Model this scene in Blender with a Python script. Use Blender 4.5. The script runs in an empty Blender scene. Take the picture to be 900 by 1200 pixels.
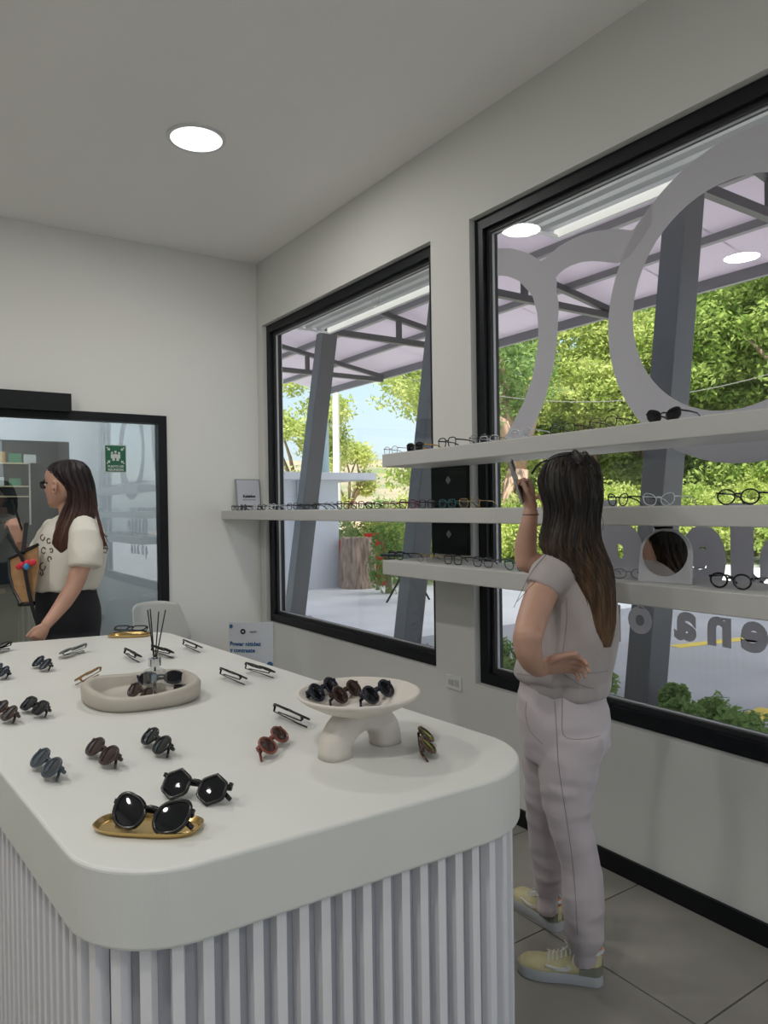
import bpy, bmesh, math, random
import numpy as np
from mathutils import Vector, Matrix, noise
from mathutils.bvhtree import BVHTree
random.seed(7); np.random.seed(7)
S = bpy.context.scene
COL = S.collection
PI = math.pi
# ------------------------------------------------------------------ camera
CAMR = Vector((0.82752171, -0.56124526, -0.01454543))
CAMU = Vector((0.01578614, -0.00263734, 0.99987191))
CAMF = Vector((0.56121174, 0.82764533, -0.00667744))
FPX = 858.59
EYE = Vector((0, 0, 1.5))
cd = bpy.data.cameras.new('camera'); cam = bpy.data.objects.new('camera', cd); COL.objects.link(cam)
cd.sensor_fit = 'VERTICAL'; cd.sensor_height = 36; cd.lens = FPX / 1200 * 36
cd.clip_start = 0.05; cd.clip_end = 2000
cam.matrix_world = Matrix(((CAMR.x, CAMU.x, -CAMF.x, 0), (CAMR.y, CAMU.y, -CAMF.y, 0), (CAMR.z, CAMU.z, -CAMF.z, 1.5), (0, 0, 0, 1)))
S.camera = cam
S.view_settings.view_transform = 'Standard'; S.view_settings.look = 'None'
S.view_settings.gamma = 1; S.view_settings.use_curve_mapping = False
S.view_settings.exposure = 1.2
S.cycles.use_denoising = True
S.cycles.max_bounces = 10; S.cycles.transparent_max_bounces = 24; S.cycles.sample_clamp_indirect = 4
# ------------------------------------------------------------------ sky, sun, room lights
wd = bpy.data.worlds.new('sky'); S.world = wd; wd.use_nodes = True
nt = wd.node_tree; nt.nodes.clear()
sky = nt.nodes.new('ShaderNodeTexSky'); sky.sky_type = 'NISHITA'; sky.sun_disc = False
sky.sun_elevation = math.radians(58); sky.sun_rotation = math.radians(120); sky.air_density = 1.0; sky.dust_density = 2.5
bg = nt.nodes.new('ShaderNodeBackground'); bg.inputs['Strength'].default_value = 0.112
wo = nt.nodes.new('ShaderNodeOutputWorld')
hm = nt.nodes.new('ShaderNodeMix'); hm.data_type = 'RGBA'; hm.inputs['Factor'].default_value = 0.38; hm.inputs['B'].default_value = (3.7, 4.6, 5.2, 1)
nt.links.new(sky.outputs[0], hm.inputs['A']); nt.links.new(hm.outputs['Result'], bg.inputs[0]); nt.links.new(bg.outputs[0], wo.inputs[0])
sl = bpy.data.lights.new('sun', 'SUN'); sl.energy = 3.6; sl.angle = math.radians(0.6); sl.color = (1, 0.95, 0.86)
so = bpy.data.objects.new('sun', sl); COL.objects.link(so)
so.rotation_euler = Vector((0.26, 0.27, -0.93)).to_track_quat('-Z', 'Y').to_euler()
LAMPS = [(1.356, 3.68), (-0.53, 3.17), (-0.52, 0.6), (1.2, -1.6), (-2.2, 2.2)]
LAMP_W = 0.9
# ------------------------------------------------------------------ pixel rays -> points at a stated depth or on a stated plane
def ray(px, py):
    return CAMF * FPX + CAMR * (px - 450) - CAMU * (py - 600)
def on_x(px, py, x): d = ray(px, py); return EYE + d * (x / d.x)
def on_y(px, py, y): d = ray(px, py); return EYE + d * (y / d.y)
def on_z(px, py, z): d = ray(px, py); return EYE + d * ((z - 1.5) / d.z)
FH = Vector((CAMF.x, CAMF.y, 0)).normalized(); RH = Vector((FH.y, -FH.x, 0)); UP = Vector((0, 0, 1))
def at(px, py, w): d = ray(px, py); return EYE + d * (w / d.dot(FH))
# ------------------------------------------------------------------ materials
MATS = {}
def mat(name, col, rough=0.6, metal=0.0, bump=0.0, bscale=60.0, var=0.0, vscale=6.0, spec=0.5, trans=0.0, alpha=1.0, emis=None, sheen=0.0, coat=0.0, stretch=None, col2=None):
    if name in MATS: return MATS[name]
    m = bpy.data.materials.new(name); m.use_nodes = True; n = m.node_tree; b = n.nodes['Principled BSDF']
    b.inputs['Base Color'].default_value = (*col, 1); b.inputs['Roughness'].default_value = rough; b.inputs['Metallic'].default_value = metal
    b.inputs['Specular IOR Level'].default_value = spec
    b.inputs['Transmission Weight'].default_value = trans; b.inputs['Alpha'].default_value = alpha
    b.inputs['Sheen Weight'].default_value = sheen; b.inputs['Coat Weight'].default_value = coat
    tc = n.nodes.new('ShaderNodeTexCoord'); mp = n.nodes.new('ShaderNodeMapping'); n.links.new(tc.outputs['Object'], mp.inputs[0])
    if stretch: mp.inputs['Scale'].default_value = stretch
    if emis: b.inputs['Emission Color'].default_value = (*emis[0], 1); b.inputs['Emission Strength'].default_value = emis[1]
    if var > 0 or col2:
        t = n.nodes.new('ShaderNodeTexNoise'); t.inputs['Scale'].default_value = vscale; t.inputs['Detail'].default_value = 6
        n.links.new(mp.outputs[0], t.inputs['Vector'])
        r = n.nodes.new('ShaderNodeValToRGB'); n.links.new(t.outputs['Fac'], r.inputs[0])
        c2 = col2 if col2 else tuple(min(1, c * (1 + var)) for c in col)
        c1 = col if col2 else tuple(c * (1 - var) for c in col)
        r.color_ramp.elements[0].position = 0.35; r.color_ramp.elements[1].position = 0.65
        r.color_ramp.elements[0].color = (*c1, 1); r.color_ramp.elements[1].color = (*c2, 1)
        n.links.new(r.outputs[0], b.inputs['Base Color'])
    if bump > 0:
        t2 = n.nodes.new('ShaderNodeTexNoise'); t2.inputs['Scale'].default_value = bscale; t2.inputs['Detail'].default_value = 5
        n.links.new(mp.outputs[0], t2.inputs['Vector'])
        bp = n.nodes.new('ShaderNodeBump'); bp.inputs['Strength'].default_value = bump; bp.inputs['Distance'].default_value = 0.01
        n.links.new(t2.outputs['Fac'], bp.inputs['Height']); n.links.new(bp.outputs[0], b.inputs['Normal'])
    MATS[name] = m; return m
def glassmat(name, tint=(1, 1, 1), refl=0.07, rough=0.0):
    if name in MATS: return MATS[name]
    m = bpy.data.materials.new(name); m.use_nodes = True; n = m.node_tree; n.nodes.clear()
    o = n.nodes.new('ShaderNodeOutputMaterial'); mx = n.nodes.new('ShaderNodeMixShader')
    t = n.nodes.new('ShaderNodeBsdfTransparent'); t.inputs[0].default_value = (*tint, 1)
    g = n.nodes.new('ShaderNodeBsdfGlossy'); g.inputs['Roughness'].default_value = rough
    lw = n.nodes.new('ShaderNodeLayerWeight'); lw.inputs['Blend'].default_value = 0.35
    ml = n.nodes.new('ShaderNodeMath'); ml.operation = 'MULTIPLY_ADD'; ml.inputs[1].default_value = 0.24; ml.inputs[2].default_value = refl
    n.links.new(lw.outputs['Facing'], ml.inputs[0]); ml.use_clamp = True
    pw = n.nodes.new('ShaderNodeMath'); pw.operation = 'POWER'; pw.inputs[1].default_value = 3.0
    n.links.new(lw.outputs['Facing'], pw.inputs[0]); n.links.new(pw.outputs[0], ml.inputs[0])
    n.links.new(ml.outputs[0], mx.inputs[0]); n.links.new(t.outputs[0], mx.inputs[1]); n.links.new(g.outputs[0], mx.inputs[2])
    n.links.new(mx.outputs[0], o.inputs[0]); MATS[name] = m; return m
def leafmat(name, c1, c2):
    if name in MATS: return MATS[name]
    m = bpy.data.materials.new(name); m.use_nodes = True; n = m.node_tree; n.nodes.clear()
    o = n.nodes.new('ShaderNodeOutputMaterial'); mx = n.nodes.new('ShaderNodeMixShader'); mx.inputs[0].default_value = 0.45
    d = n.nodes.new('ShaderNodeBsdfDiffuse'); t = n.nodes.new('ShaderNodeBsdfTranslucent')
    tc = n.nodes.new('ShaderNodeTexCoord'); nz = n.nodes.new('ShaderNodeTexNoise'); nz.inputs['Scale'].default_value = 1.3; nz.inputs['Detail'].default_value = 8
    r = n.nodes.new('ShaderNodeValToRGB'); r.color_ramp.elements[0].position = 0.36; r.color_ramp.elements[1].position = 0.64
    r.color_ramp.elements[0].color = (*c1, 1); r.color_ramp.elements[1].color = (*c2, 1)
    n.links.new(tc.outputs['Object'], nz.inputs['Vector']); n.links.new(nz.outputs['Fac'], r.inputs[0])
    n.links.new(r.outputs[0], d.inputs[0]); n.links.new(r.outputs[0], t.inputs[0])
    n.links.new(d.outputs[0], mx.inputs[1]); n.links.new(t.outputs[0], mx.inputs[2]); n.links.new(mx.outputs[0], o.inputs[0])
    MATS[name] = m; return m
def sheetmat(name, col, tr=0.5):
    if name in MATS: return MATS[name]
    m = bpy.data.materials.new(name); m.use_nodes = True; n = m.node_tree; n.nodes.clear()
    o = n.nodes.new('ShaderNodeOutputMaterial'); mx = n.nodes.new('ShaderNodeMixShader'); mx.inputs[0].default_value = tr
    d = n.nodes.new('ShaderNodeBsdfDiffuse'); t = n.nodes.new('ShaderNodeBsdfTranslucent'); d.inputs[0].default_value = (*col, 1); t.inputs[0].default_value = (*col, 1)
    n.links.new(d.outputs[0], mx.inputs[1]); n.links.new(t.outputs[0], mx.inputs[2]); n.links.new(mx.outputs[0], o.inputs[0])
    MATS[name] = m; return m

M_wall = mat('wall_paint', (0.66, 0.655, 0.62), 0.75, bump=0.05, bscale=25)
M_ceil = mat('ceiling_paint', (0.90, 0.885, 0.85), 0.8)
M_tile = mat('floor_tile', (0.29, 0.275, 0.24), 0.32, var=0.10, vscale=3, bump=0.02, bscale=30)
M_grout = mat('grout', (0.13, 0.125, 0.12), 0.9)
M_black = mat('black_metal', (0.004, 0.005, 0.007), 0.45, spec=0.3)
M_bronze = mat('dark_bronze_metal', (0.03, 0.03, 0.033), 0.5, spec=0.3)
M_white = mat('white_lacquer', (0.72, 0.72, 0.70), 0.4)
M_shelf = mat('white_shelf', (0.54, 0.535, 0.51), 0.5)
M_plaster = mat('counter_plaster', (0.70, 0.70, 0.66), 0.42, var=0.02, vscale=3, bump=0.05, bscale=14)
M_slat = mat('slat_white', (0.80, 0.78, 0.80), 0.5)
M_groove = mat('slat_backing', (0.40, 0.39, 0.42), 0.7)
M_plastic = mat('black_plastic', (0.006, 0.006, 0.007), 0.15)
M_gold = mat('brushed_gold', (0.62, 0.44, 0.18), 0.22, metal=1.0)
M_chrome = mat('chrome', (0.7, 0.7, 0.72), 0.12, metal=1.0)
M_ceramic = mat('beige_ceramic', (0.46, 0.42, 0.36), 0.45, var=0.04, vscale=12, bump=0.04, bscale=80)
M_stone = mat('cream_stone', (0.66, 0.61, 0.55), 0.7, var=0.05, vscale=10, bump=0.12, bscale=45)
M_skin = mat('warm_skin', (0.50, 0.29, 0.21), 0.5, var=0.05, vscale=14)
M_skin2 = mat('light_skin', (0.50, 0.28, 0.20), 0.5, var=0.05, vscale=14)
M_steel = mat('grey_paint_steel', (0.075, 0.078, 0.080), 0.5)
M_pane = glassmat('window_glass', (0.97, 0.98, 0.98), 0.03)
M_part = glassmat('partition_glass', (0.80, 0.83, 0.84), 0.16)
M_clear = glassmat('clear_lens', (0.93, 0.94, 0.95), 0.06)
M_bottle = glassmat('bottle_glass', (0.93, 0.95, 0.96), 0.12)
# ------------------------------------------------------------------ mesh helpers
class MB:
    def __init__(s): s.v = []; s.f = []
    def add(s, vs, fs, M=None):
        k = len(s.v)
        s.v += [tuple(M @ Vector(p)) if M else tuple(p) for p in vs]; s.f += [tuple(i + k for i in f) for f in fs]; return s
    def box(s, c, d, M=None, R=None):
        x, y, z = d[0] / 2, d[1] / 2, d[2] / 2
        vs = [Vector((sx * x, sy * y, sz * z)) for sx in (-1, 1) for sy in (-1, 1) for sz in (-1, 1)]
        if R: vs = [R @ v for v in vs]
        vs = [v + Vector(c) for v in vs]
        return s.add(vs, [(0, 1, 3, 2), (4, 6, 7, 5), (0, 4, 5, 1), (2, 3, 7, 6), (0, 2, 6, 4), (1, 5, 7, 3)], M)
    def span(s, a, b, M=None):
        return s.box([(a[i] + b[i]) / 2 for i in range(3)], [abs(b[i] - a[i]) for i in range(3)], M)
    def loft(s, rings, cap=True, closed=True, M=None, loop=False):
        n = len(rings[0]); vs = [p for r in rings for p in r]; fs = []
        m = len(rings)
        for i in range(m if loop else m - 1):
            i2 = (i + 1) % m
            for j in range(n if closed else n - 1):
                j2 = (j + 1) % n; fs.append((i * n + j, i * n + j2, i2 * n + j2, i2 * n + j))
        if cap and not loop: fs.append(tuple(range(n))[::-1]); fs.append(tuple((m - 1) * n + j for j in range(n)))
        return s.add(vs, fs, M)
    def tube(s, path, r, n=8, M=None, flat=None, closed=False, cap=True, up=None):
        path = [Vector(p) for p in path]; m = len(path); rs = r if isinstance(r, (list, tuple)) else [r] * m
        rings = []; prev = None
        for i, p in enumerate(path):
            if closed: t = path[(i + 1) % m] - path[i - 1]
            else: t = path[min(i + 1, m - 1)] - path[max(i - 1, 0)]
            t = t.normalized() if t.length > 1e-9 else Vector((0, 0, 1))
            if prev is None:
                a = Vector(up) if up else (Vector((0, 0, 1)) if abs(t.z) < 0.9 else Vector((1, 0, 0)))
            else: a = prev
            if up: a = Vector(up)
            a = (a - t * a.dot(t)); a = a.normalized() if a.length > 1e-6 else t.orthogonal().normalized()
            b = t.cross(a); prev = a
            ra = rs[i]; fa = flat if flat else 1.0
            rings.append([p + a * (ra * math.cos(2 * PI * k / n)) + b * (ra * fa * math.sin(2 * PI * k / n)) for k in range(n)])
        return s.loft(rings, cap=cap, M=M, loop=closed)
    def lathe(s, prof, n=32, M=None, c=(0, 0, 0)):
        rings = [[Vector((c[0] + r * math.cos(2 * PI * k / n), c[1] + r * math.sin(2 * PI * k / n), c[2] + z)) for k in range(n)] for r, z in prof]
        return s.loft(rings, M=M)
    def prism(s, poly, z0, z1, M=None):
        n = len(poly)
        return s.loft([[Vector((p[0], p[1], z0)) for p in poly], [Vector((p[0], p[1], z1)) for p in poly]], M=M)
    def ball(s, c, r, n=12, m=8, M=None, R=None):
        r = (r, r, r) if not isinstance(r, (tuple, list)) else r; rings = []
        for i in range(m + 1):
            t = PI * (i + 0.02 if i == 0 else (i - 0.02 if i == m else i)) / m
            ring = [Vector((r[0] * math.sin(t) * math.cos(2 * PI * k / n), r[1] * math.sin(t) * math.sin(2 * PI * k / n), -r[2] * math.cos(t))) for k in range(n)]
            if R: ring = [R @ p for p in ring]
            rings.append([p + Vector(c) for p in ring])
        return s.loft(rings, M=M)
    def build(s, name, m=None, parent=None, smooth=False, org=None, kind=None, label=None, fix=True):
        me = bpy.data.meshes.new(name); vs = s.v
        if org is not None: vs = [(v[0] - org[0], v[1] - org[1], v[2] - org[2]) for v in vs]
        me.from_pydata(vs, [], s.f); me.update()
        if fix and len(s.f) < 60000:
            bm = bmesh.new(); bm.from_mesh(me); bmesh.ops.recalc_face_normals(bm, faces=bm.faces); bm.to_mesh(me); bm.free()
        if smooth: me.shade_smooth()
        if smooth == 'auto': me.set_sharp_from_angle(angle=math.radians(38))
        return link(name, me, m, parent, kind, label)
def link(name, me, m=None, parent=None, kind=None, label=None):
    o = bpy.data.objects.new(name, me); COL.objects.link(o)
    if m is not None: me.materials.clear(); me.materials.append(m)
    if parent: o.parent = parent
    if kind: o['kind'] = kind
    if label: o['label'] = label
    return o
def tag(o, label, cat, group=None):
    o['label'] = label; o['category'] = cat
    if group: o['group'] = group
    return o
def thing(name, label, cat, loc=(0, 0, 0), rz=0.0, group=None):
    o = bpy.data.objects.new(name, None); COL.objects.link(o); o.location = loc; o.rotation_euler = (0, 0, rz); o.empty_display_size = 0.05
    return tag(o, label, cat, group)
def bevel(o, w, seg=2):
    md = o.modifiers.new('b', 'BEVEL'); md.width = w; md.segments = seg; md.limit_method = 'ANGLE'; return o
def remesh(mb, voxel, smooth=3, fac=0.5):
    me = bpy.data.meshes.new('tmp'); me.from_pydata(mb.v, [], mb.f)
    bm = bmesh.new(); bm.from_mesh(me); bmesh.ops.recalc_face_normals(bm, faces=bm.faces); bm.to_mesh(me); bm.free()
    o = bpy.data.objects.new('tmp', me); COL.objects.link(o)
    r = o.modifiers.new('r', 'REMESH'); r.mode = 'VOXEL'; r.voxel_size = voxel
    if smooth: sm = o.modifiers.new('s', 'SMOOTH'); sm.iterations = smooth; sm.factor = fac
    dg = bpy.context.evaluated_depsgraph_get(); dg.update()
    out = bpy.data.meshes.new_from_object(o.evaluated_get(dg)); bpy.data.objects.remove(o); bpy.data.meshes.remove(me)
    out.shade_smooth(); return out
def displace(me, fn):
    n = len(me.vertices); co = np.empty(n * 3, 'f'); me.vertices.foreach_get('co', co); co = co.reshape(-1, 3)
    nr = np.empty(n * 3, 'f'); me.vertices.foreach_get('normal', nr); nr = nr.reshape(-1, 3)
    co = co + nr * fn(co)[:, None]; me.vertices.foreach_set('co', co.astype('f').ravel()); me.update()
def moveto(me, org):
    me.transform(Matrix.Translation(-Vector(org)))
def sset(o): o['kind'] = 'structure'; return o
def rot_z(a): return Matrix.Rotation(a, 4, 'Z')

# ================================================================== room shell
W = 2.435; BY = 5.336; H = 3.425; XL = -3.2; YB = -2.8; T = 0.17
GX = W + 0.085                                       # plane of the window glass
W1 = (3.11, 5.245, 0.625, 2.925); W2 = (0.1, 2.795, 0.605, 2.935)  # y0, y1, z0, z1 of the openings
fl = sset(MB().span((XL, YB, -0.12), (W + T, BY + 3.3, -0.008)).build('floor', M_grout))
g = 0.003
xs = [1.9 + 0.6 * k for k in range(-9, 2)]; ys = [1.23 + 0.6 * k for k in range(-7, 7)]
for x in xs:
    for y in ys:
        x1 = min(x + 0.6, W - 0.002); y1 = min(y + 0.6, BY + 0.02); x0 = max(x, XL + 0.01); y0 = max(y, YB + 0.01)
        if x1 - x0 < 0.05 or y1 - y0 < 0.05: continue
        MB().span((x0 + g, y0 + g, -0.0079), (x1 - g, y1 - g, 0.0)).build('floor_tile', M_tile, fl)
sset(MB().span((XL - T, YB - T, H), (W + T, BY + 3.4, H + 0.15)).build('ceiling', M_ceil))
wr = MB()
wr.span((W, YB - T, -0.1), (W + T, W2[0], H)); wr.span((W, W2[1], -0.1), (W + T, W1[0], H)); wr.span((W, W1[1], -0.1), (W + T, BY + 3.3, H))
for w_ in (W1, W2):
    wr.span((W, w_[0], -0.1), (W + T, w_[1], w_[2])); wr.span((W, w_[0], w_[3]), (W + T, w_[1], H))
sset(wr.build('wall_right', M_wall))
PX0, PX1, PZ = -1.6, 1.70, 2.19                       # the glazed partition in the back wall
wb = MB(); wb.span((PX1, BY, -0.1), (W - 0.001, BY + 0.12, H)); wb.span((XL, BY, -0.1), (PX0, BY + 0.12, H)); wb.span((PX0, BY, PZ), (PX1, BY + 0.12, H))
sset(wb.build('wall_back', mat('back_wall_lightened', (0.76, 0.755, 0.715), 0.75, bump=0.05, bscale=25)))  # back wall coloured lighter than the other walls to look better lit
# left wall closed; unseen opening added in the front wall to let light in
wl = MB(); wl.span((XL - T, YB, -0.1), (XL, BY + 3.3, H))
sset(wl.build('wall_left', M_wall))
wf = MB(); wf.span((XL - T, YB - T, -0.1), (-1.6, YB, H)); wf.span((1.6, YB - T, -0.1), (W, YB, H)); wf.span((-1.6, YB - T, 2.7), (1.6, YB, H)); 
sset(wf.build('wall_front', M_wall))
# baseboard on the window wall
bb = sset(MB().span((W - 0.014, YB, 0.001), (W - 0.0005, BY - 0.001, 0.078)).build('baseboard_right', M_black))
sset(MB().span((PX1 + 0.001, BY - 0.014, 0.001), (W - 0.015, BY - 0.0005, 0.078)).build('baseboard_back', M_black))
# windows
for k, w_ in enumerate((W1, W2)):
    y0, y1, z0, z1 = w_
    root = bpy.data.objects.new('window_%d' % (k + 1), None); COL.objects.link(root); sset(root); root.location = (GX, (y0 + y1) / 2, z0)
    og = root.location
    def fr(a, b, y0_, y1_, z0_, z1_, wd_, name, m, label=None):
        q = MB(); q.span((a, y0_, z0_), (b, y1_, z0_ + wd_)); q.span((a, y0_, z1_ - wd_), (b, y1_, z1_)); q.span((a, y0_, z0_ + wd_), (b, y0_ + wd_, z1_ - wd_)); q.span((a, y1_ - wd_, z0_ + wd_), (b, y1_, z1_ - wd_))
        return q.build(name, m, root, org=og, label=label)
    fr(W + 0.035, W + 0.135, y0 + 0.002, y1 - 0.002, z0 + 0.002, z1 - 0.002, 0.058, 'frame', M_black)
    fr(W + 0.062, W + 0.115, y0 + 0.058, y1 - 0.058, z0 + 0.058, z1 - 0.058, 0.022, 'sash', M_bronze, 'dark grey inner sash')
    fr(W + 0.078, W + 0.092, y0 + 0.080, y1 - 0.080, z0 + 0.080, z1 - 0.080, 0.004, 'gasket', mat('pale_gasket', (0.45, 0.45, 0.45), 0.5), 'pale grey gasket')
    MB().span((GX - 0.003, y0 + 0.08, z0 + 0.08), (GX + 0.003, y1 - 0.08, z1 - 0.08)).build('pane', M_pane, root, org=og)
# ceiling panels
for i, (lx, ly) in enumerate(LAMPS):
    lab = ['round white flush ceiling light glowing above the far end of the island'] + ['round white flush ceiling light out of view behind the camera side'] * 4
    t = thing('ceiling_light', lab[i], 'ceiling light', (lx, ly, H), 0, None if i == 0 else 'ceiling lights beyond the frame')
    MB().lathe([(0.128, -0.0005), (0.150, -0.0005), (0.150, -0.006), (0.145, -0.010), (0.132, -0.010), (0.128, -0.006)], 48).build('rim', M_white, t, smooth='auto')
    MB().lathe([(0.0, -0.001), (0.131, -0.001), (0.131, -0.0085), (0.0, -0.0085)], 48).build('diffuser', mat('lamp_glow', (0.9, 0.9, 0.9), 0.5, emis=((0.93, 0.97, 1.0), LAMP_W)), t, smooth='auto')
    ld = bpy.data.lights.new('lamp_light', 'AREA'); ld.shape = 'DISK'; ld.size = 0.25; ld.energy = 6.5 if i == 0 else 8.5; ld.color = (1, 0.98, 0.95)
    lo = bpy.data.objects.new('lamp_light', ld); COL.objects.link(lo); lo.parent = t; lo.location = (0, 0, -0.014)
# sliding-door partition in the back wall
root = bpy.data.objects.new('door_1', None); COL.objects.link(root); sset(root); root.location = (0.6, BY, 0); og = root.location
q = MB(); q.span((PX1 - 0.062, BY - 0.02, 0.0), (PX1 - 0.001, BY + 0.07, PZ - 0.002)); q.span((PX0 + 0.001, BY - 0.02, 0), (PX0 + 0.06, BY + 0.07, PZ - 0.002)); q.span((PX0 + 0.06, BY - 0.02, PZ - 0.062), (PX1 - 0.062, BY + 0.07, PZ - 0.002)); q.span((PX0 + 0.06, BY - 0.02, 0.0), (PX1 - 0.062, BY + 0.07, 0.06))
q.build('door_frame', M_black, root, org=og)
MB().span((PX0 + 0.06, BY + 0.018, 0.06), (PX1 - 0.062, BY + 0.026, PZ - 0.062)).build('pane', M_part, root, org=og)
MB().span((PX0 + 0.2, BY - 0.10, PZ - 0.02), (1.034, BY - 0.0205, PZ + 0.10)).build('header_box', M_black, root, org=og)
# space behind the partition
M_room = mat('far_room_paint', (0.48, 0.53, 0.58), 0.7)
sset(MB().span((XL, 7.35, -0.1), (W, 7.5, H)).build('wall_far', M_room))
ff = sset(MB().span((XL, BY + 0.13, -0.0079), (W - 0.001, 7.34, 0.0)).build('floor_far', mat('far_floor', (0.30, 0.28, 0.22), 0.5)))
cz = thing('display_case', 'tall dark display case with lit shelves seen through the glass partition', 'display case', (-0.1, 6.55, 0.0))
MB().span((-1.0, -0.15, 0.94), (1.34, 0.3, 2.07)).build('carcass', mat('case_dark', (0.02, 0.025, 0.03), 0.3), cz)
MB().span((-0.98, -0.12, 0.0), (1.32, 0.28, 0.9395)).build('plinth', mat('case_plinth', (0.30, 0.28, 0.22), 0.5), cz)
MB().span((1.035, -0.158, 1.40), (1.047, -0.1505, 1.93)).build('edge_strip', mat('case_strip', (0.6, 0.6, 0.58), 0.4), cz)
for zz in (1.62, 1.70, 1.88):
    MB().span((-0.95, -0.19, zz), (1.03, -0.152, zz + 0.010)).build('shelf', mat('case_shelf', (0.5, 0.45, 0.30), 0.4), cz)
random.seed(11)
for zz, sh_ in ((1.7105, 'middle'), (1.8905, 'upper')):
    nth = 0
    x = 0.35
    while x < 1.0:
        wd_ = random.uniform(0.05, 0.10); hh = random.uniform(0.05, 0.09)
        c = random.choice([('packet_green', (0.05, 0.22, 0.12)), ('packet_white', (0.45, 0.5, 0.5)), ('packet_amber', (0.4, 0.25, 0.06))])
        tag(MB().span((x - 0.1, 6.365, zz + 0.0005), (x - 0.1 + wd_, 6.39, zz + hh)).build('packet', mat(c[0], c[1], 0.4)), '%s packet, %s from the left on the %s lit shelf of the display case' % (c[0].split('_')[1], ['first', 'second', 'third', 'fourth', 'fifth', 'sixth', 'seventh', 'eighth', 'ninth', 'tenth'][nth], sh_), 'packet', 'packets in the display case')
        x += wd_ + random.uniform(0.015, 0.05); nth += 1
for i, (x, y) in enumerate(((0.8, 6.1), (-1.2, 6.1))):  # lamps added to brighten the dark room behind the partition
    t = thing('ceiling_light', 'added ceiling light brightening the room behind the glass partition', 'ceiling light', (x, y, H), 0, 'added lights behind the partition')
    MB().lathe([(0.0, -0.001), (0.13, -0.001), (0.13, -0.0085), (0.0, -0.0085)], 32).build('diffuser', MATS['lamp_glow'], t)
    ld = bpy.data.lights.new('lamp_light', 'AREA'); ld.shape = 'DISK'; ld.size = 0.25; ld.energy = 24
    lo = bpy.data.objects.new('lamp_light', ld); COL.objects.link(lo); lo.parent = t; lo.location = (0, 0, -0.014)
# text helper
def text(body, size, m, parent=None, name='lettering', ext=0.0006, bold=0.0, M=None, align='CENTER', sx=1.0):
    c = bpy.data.curves.new(name, 'FONT'); c.body = body; c.size = size; c.align_x = align; c.extrude = ext; c.offset = bold; c.resolution_u = 4
    o = bpy.data.objects.new(name, c); COL.objects.link(o)
    dg = bpy.context.evaluated_depsgraph_get(); dg.update()
    me = bpy.data.meshes.new_from_object(o.evaluated_get(dg)); bpy.data.objects.remove(o)
    if sx != 1.0: me.transform(Matrix.Scale(sx, 4, (1, 0, 0)))
    if M: me.transform(M)
    return link(name, me, m, parent)
# green assembly point sign on the partition glass
p = on_y(135.5, 537.5, BY + 0.015)
sg = thing('safety_sign', 'green and white meeting point sign on the glass partition', 'sign', (p.x, BY + 0.0172, p.z))
RX = Matrix.Rotation(PI / 2, 4, 'X')
MB().box((0, 0, 0), (0.150, 0.0012, 0.195)).build('sign_board', mat('sign_white', (0.6, 0.63, 0.6), 0.4), sg)
MB().box((0, -0.001, 0), (0.140, 0.0012, 0.185)).build('sign_panel', mat('sign_green', (0.012, 0.13, 0.06), 0.4), sg)
q = MB()
for dx in (-0.024, 0, 0.024):
    q.ball((dx, -0.0021, 0.040 + (0.008 if dx == 0 else 0)), (0.008, 0.0004, 0.008)); q.box((dx, -0.0021, 0.016 + (0.004 if dx == 0 else 0)), (0.017, 0.0008, 0.030))
for sx in (-1, 1):
    q.ball((sx * 0.014, -0.0023, 0.022), (0.008, 0.0004, 0.008)); q.box((sx * 0.014, -0.0023, 0.0), (0.018, 0.0008, 0.030))
    for sz in (1, -1):
        c = Vector((sx * 0.048, -0.0021, 0.022 + sz * 0.046)); d = Vector((-sx, 0, -sz)).normalized(); e = Vector((-d.z, 0, d.x))
        k = [c + d * 0.016, c + e * 0.012, c - e * 0.012]; q.add(k + [v + Vector((0, 0.0005, 0)) for v in k], [(0, 1, 2), (5, 4, 3), (0, 3, 4, 1), (1, 4, 5, 2), (2, 5, 3, 0)])
        q.box(c - d * 0.008, (0.018, 0.0006, 0.007), R=Matrix.Rotation(math.atan2(-d.z, d.x), 3, 'Y'))
q.build('pictogram', mat('sign_white', (0.6, 0.63, 0.6)), sg)
text('PUNTO DE', 0.022, MATS['sign_white'], sg, 'lettering', M=Matrix.Translation((0, -0.002, -0.062)) @ RX, bold=0.0006)
text('REUNION', 0.024, MATS['sign_white'], sg, 'lettering', M=Matrix.Translation((0, -0.002, -0.086)) @ RX, bold=0.0006)
# wall socket
p = on_x(533, 800, W)
t = thing('wall_socket', 'white double wall socket below the pillar between the windows', 'socket', (W, p.y, p.z))
bevel(MB().box((-0.004, 0, 0), (0.008, 0.118, 0.072)).build('cover_plate', M_white, t), 0.002)
for dy in (-0.024, 0.024): MB().box((-0.0092, dy, 0), (0.003, 0.034, 0.030)).build('outlet', mat('socket_face', (0.5, 0.5, 0.48), 0.4), t)
# black glossy panel on the pillar
t = thing('wall_panel', 'black glossy upright panel on the pillar between the two windows', 'panel', (W, 2.96, 1.25))
MB().span((-0.022, -0.145, 0.0), (-0.001, 0.145, 0.48)).build('glass_panel', mat('black_glass', (0.006, 0.012, 0.012), 0.06), t)
for zz in (0.385, 0.105):  # reflected diamonds on the glossy panel, put in as flat grey shapes
    MB().box((-0.0235, 0.0, zz), (0.002, 0.03, 0.03), R=Matrix.Rotation(PI / 4, 3, 'X')).build('diamond_reflection', mat('reflection_grey', (0.22, 0.25, 0.24), 0.4), t, label='grey diamond-shaped painted reflection')
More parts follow.
